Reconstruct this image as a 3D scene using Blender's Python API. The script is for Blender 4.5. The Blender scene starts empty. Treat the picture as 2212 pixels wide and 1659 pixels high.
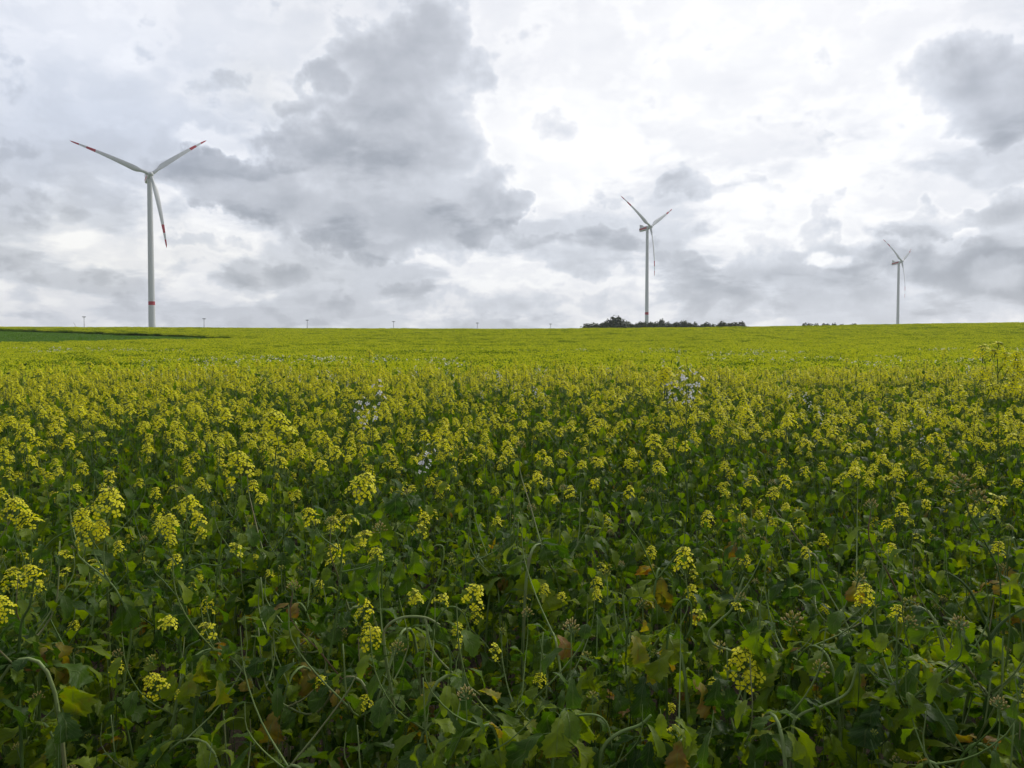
import bpy, math, random
import numpy as np
from math import radians as R, sin, cos, tan, atan, atan2, pi, hypot
from mathutils import Vector, Matrix

sc = bpy.context.scene
col = sc.collection

# ------------------------------------------------------------------ camera, light, exposure
F = 774.0                      # focal length in pixels of the 1024 px wide frame
EYE = 1.70
PITCH = R(2.0)
cam_d = bpy.data.cameras.new("camera")
cam = bpy.data.objects.new("camera", cam_d)
col.objects.link(cam)
cam.location = (0, 0, EYE)
cam.rotation_euler = (R(90) - PITCH, 0, 0)
cam_d.sensor_width = 36.0
cam_d.lens = 36.0 * F / 1024.0
cam_d.clip_start = 0.05
cam_d.clip_end = 20000
sc.camera = cam

SUN_AZ, SUN_EL = R(46), R(40)          # to the right of the view, high, behind the bright cloud
sun_d = bpy.data.lights.new("sun", 'SUN')
sun_d.energy = 1.5
sun_d.angle = R(12)
sun_d.color = (1.0, 0.96, 0.88)
sun = bpy.data.objects.new("sun", sun_d)
col.objects.link(sun)
sun.rotation_euler = Vector((-sin(SUN_AZ) * cos(SUN_EL), -cos(SUN_AZ) * cos(SUN_EL), -sin(SUN_EL))).to_track_quat('-Z', 'Y').to_euler()

sc.view_settings.view_transform = 'Standard'
sc.view_settings.look = 'None'
sc.view_settings.exposure = 0.28
sc.view_settings.gamma = 1.0
sc.render.engine = 'CYCLES'
sc.cycles.max_bounces = 6
sc.cycles.diffuse_bounces = 4
sc.cycles.glossy_bounces = 2
sc.cycles.transmission_bounces = 3


def ray(px, py):
    """direction of a pixel of the 1024x768 frame"""
    x, z = px - 512.0, 384.0 - py
    c, s = cos(PITCH), sin(PITCH)
    return Vector((x, c * F + s * z, -s * F + c * z))


def at(px, py, Y):
    d = ray(px, py)
    return Vector((0, 0, EYE)) + d * (Y / d.y)


# ------------------------------------------------------------------ node helpers
class NT:
    def __init__(s, tree):
        s.t = tree
        s.t.nodes.clear()

    def n(s, kind, **kw):
        nd = s.t.nodes.new(kind)
        for k, v in kw.items():
            if k.startswith('i_'):
                key = k[2:]
                nd.inputs[int(key) if key.isdigit() else key].default_value = v
            else:
                setattr(nd, k, v)
        return nd

    def l(s, a, b):
        s.t.links.new(a, b)

    def m(s, op, a, b=None, c=None, clamp=False):
        nd = s.t.nodes.new('ShaderNodeMath')
        nd.operation = op
        nd.use_clamp = clamp
        for i, v in enumerate((a, b, c)):
            if v is None:
                continue
            if isinstance(v, (int, float)):
                nd.inputs[i].default_value = v
            else:
                s.l(v, nd.inputs[i])
        return nd.outputs[0]

    def vm(s, op, a, b=None, scale=None):
        nd = s.t.nodes.new('ShaderNodeVectorMath')
        nd.operation = op
        for i, v in enumerate((a, b)):
            if v is None:
                continue
            if isinstance(v, (tuple, list)):
                nd.inputs[i].default_value = v
            else:
                s.l(v, nd.inputs[i])
        if scale is not None:
            nd.inputs['Scale'].default_value = scale
        return nd.outputs['Value'] if op in ('LENGTH', 'DISTANCE', 'DOT_PRODUCT') else nd.outputs['Vector']

    def mr(s, v, a, b, c, d, smooth=False):
        nd = s.t.nodes.new('ShaderNodeMapRange')
        if smooth:
            nd.interpolation_type = 'SMOOTHSTEP'
        s.l(v, nd.inputs[0])
        for i, x in enumerate((a, b, c, d)):
            nd.inputs[i + 1].default_value = x
        return nd.outputs[0]

    def noise(s, vec, scale, detail=4, rough=0.55, dist=0.0, color=False, dim='3D'):
        nd = s.t.nodes.new('ShaderNodeTexNoise')
        nd.noise_dimensions = dim
        if vec is not None:
            s.l(vec, nd.inputs['Vector'])
        nd.inputs['Scale'].default_value = scale
        nd.inputs['Detail'].default_value = detail
        nd.inputs['Roughness'].default_value = rough
        nd.inputs['Distortion'].default_value = dist
        return nd.outputs['Color'] if color else nd.outputs['Fac']

    def ramp(s, v, stops, interp='LINEAR'):
        nd = s.t.nodes.new('ShaderNodeValToRGB')
        cr = nd.color_ramp
        cr.interpolation = interp
        while len(cr.elements) > 1:
            cr.elements.remove(cr.elements[-1])
        for i, (p, c) in enumerate(stops):
            e = cr.elements[0] if i == 0 else cr.elements.new(p)
            e.position = p
            e.color = (c[0], c[1], c[2], 1)
        if v is not None:
            s.l(v, nd.inputs[0])
        return nd.outputs[0]

    def mix(s, f, a, b):
        nd = s.t.nodes.new('ShaderNodeMix')
        nd.data_type = 'RGBA'
        for k, v in ((0, f), (6, a), (7, b)):
            if isinstance(v, (int, float)):
                nd.inputs[k].default_value = v
            elif isinstance(v, (tuple, list)):
                nd.inputs[k].default_value = (v[0], v[1], v[2], 1)
            else:
                s.l(v, nd.inputs[k])
        return nd.outputs[2]


def lin(r, g, b):
    f = lambda v: (v / 255 / 12.92) if v / 255 <= 0.04045 else ((v / 255 + 0.055) / 1.055) ** 2.4
    return (f(r), f(g), f(b))


# ------------------------------------------------------------------ sky: clouds over a Nishita sky
world = bpy.data.worlds.new("World")
sc.world = world
world.use_nodes = True
w = NT(world.node_tree)
tc = w.n('ShaderNodeTexCoord')
D = tc.outputs['Generated']
sep = w.n('ShaderNodeSeparateXYZ')
w.l(D, sep.inputs[0])
dx, dy, dz = sep.outputs
az = w.m('MULTIPLY', w.m('ARCTAN2', dx, dy), 180 / pi)
el = w.m('MULTIPLY', w.m('ARCSINE', dz), 180 / pi)
cmb = w.n('ShaderNodeCombineXYZ')
w.l(az, cmb.inputs[0])
w.l(el, cmb.inputs[1])
ANG = cmb.outputs[0]
# cloud-deck coordinates: the deck flattens towards the horizon
den = w.m('ADD', w.m('MAXIMUM', dz, 0.0), 0.32)
deck = w.n('ShaderNodeCombineXYZ')
w.l(w.m('DIVIDE', dx, den), deck.inputs[0])
w.l(w.m('DIVIDE', dy, den), deck.inputs[1])
w.l(w.m('MULTIPLY', el, 0.05), deck.inputs[2])
DK = deck.outputs[0]
wob1 = w.vm('SUBTRACT', w.noise(ANG, 0.10, 5, 0.52, color=True), (0.5, 0.5, 0.5))
wob2 = w.vm('SUBTRACT', w.noise(ANG, 0.30, 7, 0.56, color=True), (0.5, 0.5, 0.5))
WA = w.vm('ADD', ANG, w.vm('MULTIPLY', wob1, (7.0, 5.0, 0.0)))
WA = w.vm('ADD', WA, w.vm('MULTIPLY', wob2, (5.5, 4.2, 0.0)))
WA = w.vm('MULTIPLY', WA, (1, 1, 0))


def angles(cx, cy):
    d = ray(cx * 0.46293, cy * 0.46293).normalized()
    return math.degrees(atan2(d.x, d.y)), math.degrees(math.asin(d.z))


# cx, cy, rx, ry in pixels of a 2212 px wide view; weight; inner plateau
BLOBS = [
    (1500, 160, 780, 380, .15, .15), (1600, 350, 500, 120, .03, .1),
    (300, 90, 520, 200, .05, .3),
    (890, 90, 210, 130, -.10, .3), (870, 200, 200, 120, -.12, .4), (690, 165, 55, 45, -.15, .4), (640, 230, 60, 30, -.08, .4),
    (840, 300, 280, 80, -.12, .5), (880, 440, 270, 125, -.21, .5), (830, 500, 230, 65, -.06, .4), (1050, 420, 60, 60, -.06, .4),
    (500, 405, 180, 62, -.19, .5), (650, 330, 120, 60, -.07, .3), (530, 200, 90, 40, -.05, .3),
    (560, 590, 240, 50, -.08, .4), (440, 520, 140, 26, -.09, .4),
    (470, 325, 90, 26, .13, .5), (480, 480, 170, 22, .10, .4), (60, 440, 150, 70, -.07, .3), (130, 560, 150, 30, -.05, .4),
    (140, 500, 90, 34, .07, .4), (100, 630, 260, 40, -.05, .3),
    (2180, 220, 200, 110, -.22, .2), (2030, 170, 150, 50, -.12, .2), (2130, 110, 100, 70, -.07, .2), (2140, 290, 120, 50, -.08, .2),
    (2190, 500, 90, 80, -.14, .4), (1930, 620, 520, 68, -.13, .5), (2050, 475, 150, 28, -.12, .4),
    (1775, 480, 50, 60, -.12, .4), (1830, 565, 330, 50, -.09, .5),
    (1270, 540, 200, 50, -.13, .4), (1170, 640, 300, 50, -.09, .4),
    (1430, 425, 100, 40, -.11, .2), (1325, 440, 45, 40, -.09, .2), (1600, 405, 120, 24, -.07, .2), (1720, 400, 60, 20, -.05, .2), (1880, 420, 110, 26, -.06, .2),
    (1200, 270, 110, 50, -.06, .1), (1118, 450, 50, 30, -.14, .5), (1250, 430, 110, 60, .04, .3),
    (1020, 590, 220, 40, .05, .3), (900, 650, 500, 30, -.04, .3),
    (1345, 640, 70, 28, .12, .6), (2180, 590, 60, 28, .13, .5), (1960, 510, 120, 16, .07, .5),
    (1640, 520, 260, 50, -.05, .2), (1560, 590, 260, 50, -.06, .3), (1640, 450, 200, 40, -.03, .2), (1106, 695, 1700, 45, -.045, .2),
]


def blobsum(vec, blobs, acc=None, sharp=1.0):
    for cx, cy, rx, ry, wt, inner in blobs:
        a, e = angles(cx, cy)
        k = 1700.0
        sa, se = math.degrees(rx / k), math.degrees(ry / k)
        v = w.vm('MULTIPLY', w.vm('SUBTRACT', vec, (a, e, 0)), (1 / sa, 1 / se, 0))
        f = w.mr(w.vm('LENGTH', v), 1.15, inner, 0.0, wt, smooth=True)
        acc = f if acc is None else w.m('ADD', acc, f)
    return acc


BRIGHT = [b for b in BLOBS if b[4] > 0]
DARK = [b[:4] + (-b[4], b[5]) for b in BLOBS if b[4] < 0]
en = w.noise(w.vm('MULTIPLY', ANG, (1, 1.35, 0)), 0.26, 9, 0.57, 0.15)
dens = w.m('ADD', blobsum(WA, DARK), w.mr(en, 0.3, 0.7, -0.085, 0.085))
edge = w.mr(dens, 0.01, 0.16, 0.0, -0.060, smooth=True)
core = w.mr(dens, 0.05, 0.38, 0.0, -0.22)
rim = w.m('MULTIPLY', w.mr(dens, -0.01, 0.04, 0.0, 0.035, smooth=True), w.mr(dens, 0.045, 0.08, 1.0, 0.0, smooth=True))
L = w.m('ADD', w.m('MULTIPLY', blobsum(WA, BRIGHT), 0.75), w.m('ADD', w.m('ADD', edge, core), rim))
# crisp little cloud on the right, less warped
WB = w.vm('MULTIPLY', w.vm('ADD', ANG, w.vm('MULTIPLY', wob2, (3.4, 2.2, 0.0))), (1, 1, 0))
L = blobsum(WB, [(1768, 553, 36, 16, .15, .5), (1806, 565, 44, 13, .15, .5), (1755, 552, 22, 14, .06, .5)], L)
# cumulus texture: billows get finer and flatter to the horizon
dn = w.noise(DK, 2.0, 8, 0.54, 0.2)
bil = w.m('ADD', w.mr(dn, 0.455, 0.53, -0.060, 0.060, smooth=True), w.mr(dn, 0.3, 0.7, -0.03, 0.03))
dn2 = w.noise(DK, 5.2, 6, 0.55, 0.2)
bil = w.m('ADD', bil, w.mr(dn2, 0.46, 0.58, -0.018, 0.03, smooth=True))
lowmask = w.mr(el, 22, 8, 0.15, 1.0, smooth=True)
L = w.m('ADD', L, w.m('MULTIPLY', bil, lowmask))
fine = w.mr(w.noise(w.vm('MULTIPLY', ANG, (1, 1.5, 0)), 0.20, 7, 0.56, 0.2), 0.3, 0.7, -0.03, 0.03)
L = w.m('ADD', L, w.m('MULTIPLY', fine, w.mr(el, 30, 6, 0.7, 1.0)))
back = w.mr(w.m('ABSOLUTE', w.m('SUBTRACT', az, 20)), 65, 130, 0.0, -0.28, smooth=True)
L = w.m('ADD', w.m('ADD', L, back), 0.855)
CLOUD = w.ramp(L, [(0.40, lin(118, 124, 134)), (0.55, lin(144, 149, 159)), (0.65, lin(167, 172, 181)),
                   (0.75, lin(192, 196, 204)), (0.85, lin(217, 221, 229)), (0.93, lin(240, 241, 245)), (1.0, (1.02, 1.02, 1.02))])
sky = w.n('ShaderNodeTexSky')
sky.sky_type = 'NISHITA'
sky.sun_disc = False
sky.sun_elevation = SUN_EL
sky.sun_rotation = SUN_AZ
STR = 0.12
bluish = blobsum(WA, [(120, 120, 520, 330, .85, .1), (330, 300, 300, 90, .35, .1), (1950, 620, 560, 110, .30, .2), (2150, 230, 220, 150, .3, .2)])
warmish = blobsum(WA, [(150, 520, 260, 110, .5, .1), (520, 560, 300, 90, .35, .1), (560, 190, 120, 80, .4, .1)])
CT = w.vm('MULTIPLY', CLOUD, w.mix(bluish, (1, 1, 1), (.955, .985, 1.04)))
CT = w.vm('MULTIPLY', CT, w.mix(warmish, (1, 1, 1), (1.02, 1.0, .93)))
cl10 = w.vm('SCALE', CT, scale=0.885 / STR)
cover = w.mr(el, -2, 4, 0.96, 0.95)
bg = w.n('ShaderNodeBackground')
bg.inputs['Strength'].default_value = STR
w.l(w.mix(cover, sky.outputs[0], cl10), bg.inputs['Color'])
outw = w.n('ShaderNodeOutputWorld')
w.l(bg.outputs[0], outw.inputs['Surface'])
world.cycles.sampling_method = 'MANUAL'
world.cycles.sample_map_resolution = 512


# ------------------------------------------------------------------ materials
def new_mat(name):
    m = bpy.data.materials.new(name)
    m.use_nodes = True
    return m, NT(m.node_tree)


def finish(t, bsdf):
    o = t.n('ShaderNodeOutputMaterial')
    t.l(bsdf, o.inputs['Surface'])


def attr(t, name):
    a = t.n('ShaderNodeAttribute')
    a.attribute_name = name
    return a


def leafy(name, stops, transl=0.35, rough=0.5, veins=True, spec=0.35, sheen=None):
    m, t = new_mat(name)
    a = attr(t, 'tint')
    lp = attr(t, 'lp')
    sp = t.n('ShaderNodeSeparateXYZ')
    t.l(lp.outputs['Vector'], sp.inputs[0])
    g = t.n('ShaderNodeNewGeometry')
    oi = t.n('ShaderNodeObjectInfo')
    nz = t.noise(g.outputs['Position'], 9, 3, 0.6)
    tv = t.m('ADD', a.outputs['Fac'], t.mr(nz, 0.3, 0.7, -0.10, 0.10))
    tv = t.m('ADD', tv, t.mr(oi.outputs['Random'], 0, 1, -0.05, 0.05))
    c = t.ramp(tv, stops)
    if veins:
        u = t.m('ABSOLUTE', sp.outputs[0])
        v = sp.outputs[1]
        ph = t.m('FRACT', t.m('SUBTRACT', t.m('MULTIPLY', v, 8.0), t.m('MULTIPLY', u, 2.2)))
        side = t.mr(t.m('ABSOLUTE', t.m('SUBTRACT', ph, 0.5)), 0.03, 0.10, 1.0, 0.0)
        mid = t.mr(u, 0.02, 0.09, 1.0, 0.0)
        vein = t.m('MAXIMUM', t.m('MULTIPLY', side, 0.55), mid)
        c = t.mix(t.m('MULTIPLY', vein, 0.45), c, (0.17, 0.22, 0.07))
        # rusty blotches on ageing leaves
        age = t.mr(a.outputs['Fac'], 0.5, 0.85, 0.0, 1.0)
        bl = t.mr(t.noise(g.outputs['Position'], 30, 3, 0.6), 0.55, 0.7, 0, 1)
        c = t.mix(t.m('MULTIPLY', t.m('MULTIPLY', age, bl), 0.7), c, (0.26, 0.10, 0.03))
    p = t.n('ShaderNodeBsdfPrincipled')
    t.l(c, p.inputs['Base Color'])
    p.inputs['Roughness'].default_value = rough
    p.inputs['Specular IOR Level'].default_value = spec
    if veins:
        b = t.n('ShaderNodeBump')
        b.inputs['Strength'].default_value = 0.5
        b.inputs['Distance'].default_value = 0.004
        bh = t.m('ADD', t.m('MULTIPLY', vein, -0.6), t.noise(g.outputs['Position'], 60, 3, 0.5))
        t.l(bh, b.inputs['Height'])
        t.l(b.outputs[0], p.inputs['Normal'])
    tr = t.n('ShaderNodeBsdfTranslucent')
    hs = t.n('ShaderNodeHueSaturation')
    hs.inputs['Saturation'].default_value = 1.15
    hs.inputs['Value'].default_value = 1.8
    t.l(c, hs.inputs['Color'])
    t.l(hs.outputs[0], tr.inputs['Color'])
    mx = t.n('ShaderNodeMixShader')
    mx.inputs[0].default_value = transl
    t.l(p.outputs[0], mx.inputs[1])
    t.l(tr.outputs[0], mx.inputs[2])
    finish(t, mx.outputs[0])
    return m


M = {}
M['leaf'] = leafy('leaf_green', [(0.0, (0.036, 0.080, 0.014)), (0.25, (0.070, 0.135, 0.011)), (0.5, (0.185, 0.255, 0.015)),
                                 (0.68, (0.19, 0.24, 0.018)), (0.82, (0.34, 0.29, 0.035)), (1.0, (0.24, 0.14, 0.04))], spec=0.22, transl=0.4)
M['stem'] = leafy('stem_green', [(0.0, (0.045, 0.085, 0.020)), (0.5, (0.11, 0.19, 0.035)), (0.8, (0.24, 0.31, 0.11)),
                                 (1.0, (0.16, 0.09, 0.06))], transl=0.0, veins=False, rough=0.55)
M['petal'] = leafy('petal_yellow', [(0.0, (0.62, 0.61, 0.040)), (0.5, (0.78, 0.74, 0.032)), (1.0, (0.86, 0.76, 0.026))],
                   transl=0.30, veins=False, rough=0.5, spec=0.15)
M['bud'] = leafy('bud_green', [(0.0, (0.20, 0.27, 0.03)), (0.6, (0.42, 0.42, 0.05)), (1.0, (0.48, 0.38, 0.16))],
                 transl=0.2, veins=False)
M['white'] = leafy('petal_white', [(0.0, (0.72, 0.69, 0.75)), (1.0, (0.80, 0.80, 0.79))], transl=0.3, veins=False, spec=0.15)
M['far'] = leafy('far_flower', [(0.0, (0.06, 0.14, 0.014)), (0.45, (0.18, 0.28, 0.018)), (0.55, (0.47, 0.51, 0.045)), (1.0, (0.68, 0.68, 0.065))],
                 transl=0.3, veins=False, spec=0.15)


def plain(name, colr, rough=0.5, var=0.12, scale=2.0, metal=0.0, streak=False):
    m, t = new_mat(name)
    g = t.n('ShaderNodeTexCoord')
    v = g.outputs['Object']
    if streak:
        v = t.vm('MULTIPLY', v, (1, 1, 0.08))
    nz = t.noise(v, scale, 5, 0.6)
    c = t.mix(t.mr(nz, 0.3, 0.7, 0, 1), tuple(x * (1 - var) for x in colr), tuple(min(1, x * (1 + var)) for x in colr))
    p = t.n('ShaderNodeBsdfPrincipled')
    t.l(c, p.inputs['Base Color'])
    p.inputs['Roughness'].default_value = rough
    p.inputs['Metallic'].default_value = metal
    finish(t, p.outputs[0])
    return m


M['tower'] = plain('white_paint', (0.72, 0.73, 0.725), 0.4, 0.05, 0.35, streak=True)
M['blade'] = plain('blade_white', (0.70, 0.71, 0.70), 0.35, 0.04, 0.3)
M['red'] = plain('red_paint', (0.50, 0.03, 0.04), 0.4, 0.08, 0.5)
M['dark'] = plain('dark_grille', (0.05, 0.055, 0.06), 0.6, 0.2, 1.0)
M['mast'] = plain('galvanised_steel', (0.24, 0.25, 0.25), 0.5, 0.15, 2.0)
M['masthead'] = plain('lamp_grey', (0.13, 0.135, 0.14), 0.5, 0.15, 2.0)
M['bark'] = plain('bark', (0.09, 0.07, 0.05), 0.9, 0.3, 3.0)
M['tree'] = leafy('tree_foliage', [(0.0, (0.036, 0.048, 0.022)), (0.5, (0.060, 0.078, 0.030)), (1.0, (0.10, 0.115, 0.045))], transl=0.2,
                  veins=False, rough=0.6)

m, t = new_mat('soil')
g = t.n('ShaderNodeNewGeometry')
P_ = g.outputs['Position']
n1 = t.noise(P_, 9, 6, 0.65)
n2 = t.noise(P_, 0.03, 4, 0.6)
sp = t.n('ShaderNodeSeparateXYZ')
t.l(P_, sp.inputs[0])
far = t.mr(sp.outputs[1], 12, 40, 0, 1)
cs = t.ramp(n1, [(0.3, (0.030, 0.020, 0.013)), (0.5, (0.058, 0.040, 0.025)), (0.7, (0.10, 0.07, 0.045))])
cf = t.ramp(n2, [(0.3, (0.05, 0.09, 0.02)), (0.55, (0.09, 0.13, 0.03)), (0.7, (0.16, 0.15, 0.06))])
p = t.n('ShaderNodeBsdfPrincipled')
t.l(t.mix(far, cs, cf), p.inputs['Base Color'])
p.inputs['Roughness'].default_value = 0.95
b = t.n('ShaderNodeBump')
b.inputs['Strength'].default_value = 0.8
b.inputs['Distance'].default_value = 0.05
t.l(n1, b.inputs['Height'])
t.l(b.outputs[0], p.inputs['Normal'])
finish(t, p.outputs[0])
M['soil'] = m

m, t = new_mat('crop_underlayer')
g = t.n('ShaderNodeNewGeometry')
P_ = g.outputs['Position']
n1 = t.noise(P_, 5.0, 5, 0.7)
n2 = t.noise(P_, 0.06, 4, 0.6)
c = t.ramp(t.m('ADD', t.m('MULTIPLY', n1, 0.6), t.m('MULTIPLY', n2, 0.4)),
           [(0.36, (0.05, 0.095, 0.015)), (0.5, (0.13, 0.17, 0.018)), (0.62, (0.30, 0.31, 0.02))])
p = t.n('ShaderNodeBsdfPrincipled')
t.l(c, p.inputs['Base Color'])
p.inputs['Roughness'].default_value = 0.8
p.inputs['Specular IOR Level'].default_value = 0.1
finish(t, p.outputs[0])
M['canopy'] = m


# ------------------------------------------------------------------ mesh builder
class MB:
    def __init__(s):
        s.v, s.f, s.t, s.lp, s.m = [], [], [], [], []

    def add(s, verts, faces, tint=0.0, lp=None, mat=0):
        o = len(s.v)
        s.v.extend(verts)
        s.f.extend([tuple(i + o for i in f) for f in faces])
        s.m.extend([mat] * len(faces))
        if isinstance(tint, (int, float)):
            s.t.extend([tint] * len(verts))
        else:
            s.t.extend(tint)
        s.lp.extend(lp if lp is not None else [(0, 0, 0)] * len(verts))

    def merge(s, o, mat4=None, matmap=None, dt=0.0):
        off = len(s.v)
        if mat4 is not None:
            A = np.array(mat4)
            vv = np.array(o.v) @ A[:3, :3].T + A[:3, 3]
            s.v.extend(map(tuple, vv.tolist()))
        else:
            s.v.extend(o.v)
        s.f.extend([tuple(i + off for i in f) for f in o.f])
        s.m.extend([matmap[i] for i in o.m] if matmap else o.m)
        s.t.extend([a + dt for a in o.t] if dt else o.t)
        s.lp.extend(o.lp)

    def tube(s, path, radii, sides=6, tint=0.3, mat=0, cap=True):
        path = [Vector(p) for p in path]
        n = len(path)
        verts, faces = [], []
        up = Vector((0.31, 0.77, 0.55)).normalized()
        prev = None
        for i, p in enumerate(path):
            d = (path[min(i + 1, n - 1)] - path[max(i - 1, 0)])
            if d.length < 1e-9:
                d = Vector((0, 0, 1))
            d.normalize()
            if prev is None:
                a = d.orthogonal().normalized() if abs(d.dot(up)) > 0.95 else d.cross(up).normalized()
            else:
                a = (prev - d * prev.dot(d)).normalized()
            prev = a
            b_ = d.cross(a)
            r = radii[i] if hasattr(radii, '__len__') else radii
            for k in range(sides):
                an = 2 * pi * k / sides
                verts.append(tuple(p + (a * cos(an) + b_ * sin(an)) * r))
        for i in range(n - 1):
            for k in range(sides):
                k2 = (k + 1) % sides
                faces.append((i * sides + k, i * sides + k2, (i + 1) * sides + k2, (i + 1) * sides + k))
        if cap:
            faces.append(tuple(range(sides))[::-1])
            faces.append(tuple((n - 1) * sides + k for k in range(sides)))
        if hasattr(tint, '__len__'):
            tint = [tint[i // sides] for i in range(n * sides)]
        s.add(verts, faces, tint, None, mat)

    def mesh(s, name, mats, smooth=True):
        me = bpy.data.meshes.new(name)
        nv = len(s.v)
        me.vertices.add(nv)
        me.vertices.foreach_set('co', np.array(s.v, dtype=np.float32).ravel())
        ls = np.array([len(f) for f in s.f], dtype=np.int32)
        flat = np.fromiter((i for f in s.f for i in f), dtype=np.int32, count=int(ls.sum()))
        me.loops.add(len(flat))
        me.loops.foreach_set('vertex_index', flat)
        me.polygons.add(len(ls))
        st = np.zeros(len(ls), dtype=np.int32)
        st[1:] = np.cumsum(ls)[:-1]
        me.polygons.foreach_set('loop_start', st)
        me.polygons.foreach_set('material_index', np.array(s.m, dtype=np.int32))
        me.polygons.foreach_set('use_smooth', np.full(len(ls), smooth))
        me.update(calc_edges=True)
        a = me.attributes.new('tint', 'FLOAT', 'POINT')
        a.data.foreach_set('value', np.array(s.t, dtype=np.float32))
        a = me.attributes.new('lp', 'FLOAT_VECTOR', 'POINT')
        a.data.foreach_set('vector', np.array(s.lp, dtype=np.float32).ravel())
        for mm in mats:
            me.materials.append(mm)
        return me


def obj(name, mesh, parent=None, loc=None):
    o = bpy.data.objects.new(name, mesh)
    col.objects.link(o)
    if parent is not None:
        o.parent = parent
    if loc is not None:
        o.location = loc
    return o


def tag(o, label=None, cat=None, group=None, kind=None):
    if label:
        o['label'] = label
    if cat:
        o['category'] = cat
    if group:
        o['group'] = group
    if kind:
        o['kind'] = kind
    return o


# ------------------------------------------------------------------ terrain
ROWS = [(-400, 326), (0, 326), (150, 326.3), (300, 327.4), (512, 328), (700, 326.5), (800, 325), (900, 323), (1024, 321.5), (1500, 319)]
PY = [-9000, -30, 0, 2, 4, 6, 8, 11, 14, 20, 28, 40, 60, 80, 100, 125, 150, 175, 200, 220, 240, 300, 420, 600, 872, 1200, 2500, 6000, 9000]
PZ = [0, 0, 0, .08, .23, .36, .42, .30, .12, -.08, -.05, .27, .95, 1.6, 2.35, 3.55, 5.0, 6.55, 8.15, 8.9, 9.25, 8.95, 8.15, 8.15, 10, 10, 4, 0, 0]


def ground(x, y):
    x = np.asarray(x, dtype=float)
    y = np.asarray(y, dtype=float)
    h = 6.0
    z = sum(np.interp(y + k * h * np.clip(y / 200.0, 0, 3), PY, PZ) for k in (-1, -.5, 0, .5, 1)) / 5
    yy = np.maximum(y, 20)
    c = 512 + F * x / yy
    rows = np.interp(c, [a for a, b in ROWS], [b for a, b in ROWS])
    s = np.clip((y - 60) / 140, 0, 1)
    s = s * s * (3 - 2 * s)
    z = z + (326.6 - rows) / F * 200 * s * np.interp(y, [0, 900, 3000], [1, 1, 0])
    z = z + 0.10 * np.sin(x * 0.05 + 1.3) * np.sin(y * 0.045) * np.clip((y - 25) / 40, 0, 1)
    return z


def gz(x, y):
    return float(ground(x, y))


def nonuni(a, b, first, ratio):
    o = [0.0]
    st = first
    while o[-1] < b:
        o.append(o[-1] + st)
        st *= ratio
    return o


xs = nonuni(0, 2600, 1.0, 1.07)
xs = [-v for v in xs[:0:-1]] + xs
ys = nonuni(0, 3200, 0.5, 1.035)
ys = [-v for v in nonuni(0, 600, 2, 1.4)[:0:-1]] + ys
X, Yg = np.meshgrid(xs, ys)
Zg = ground(X, Yg)
nx, ny = len(xs), len(ys)
verts = np.stack([X, Yg, Zg], -1).reshape(-1, 3)
faces = [(j * nx + i, j * nx + i + 1, (j + 1) * nx + i + 1, (j + 1) * nx + i) for j in range(ny - 1) for i in range(nx - 1)]
mb = MB()
mb.add(list(map(tuple, verts.tolist())), faces)
tag(obj('ground', mb.mesh('ground', [M['soil']])), kind='structure')


# the low green plot on the hillside, left
def in_plot(x, y):
    """arrays: True where the low dark green plot lies"""
    c = 512 + F * x / np.maximum(y, 1)
    lo = np.interp(c, [-400, 0, 120, 215, 262], [92, 101, 112, 124, 134])
    x_ = np.asarray(x, dtype=float)
    wob = 1.3 * np.sin(x_ * .21) + 1.1 * np.sin(x_ * .53 + 1) + .9 * np.sin(x_ * 1.37 + 2) + .6 * np.sin(x_ * 3.1)
    lo = lo + wob
    hi = np.interp(c, [-400, 0, 100, 215, 262], [197, 187, 168, 150, 134])
    hi = hi - .8 * wob
    return (y > lo) & (y < hi) & (c < 262)


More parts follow.
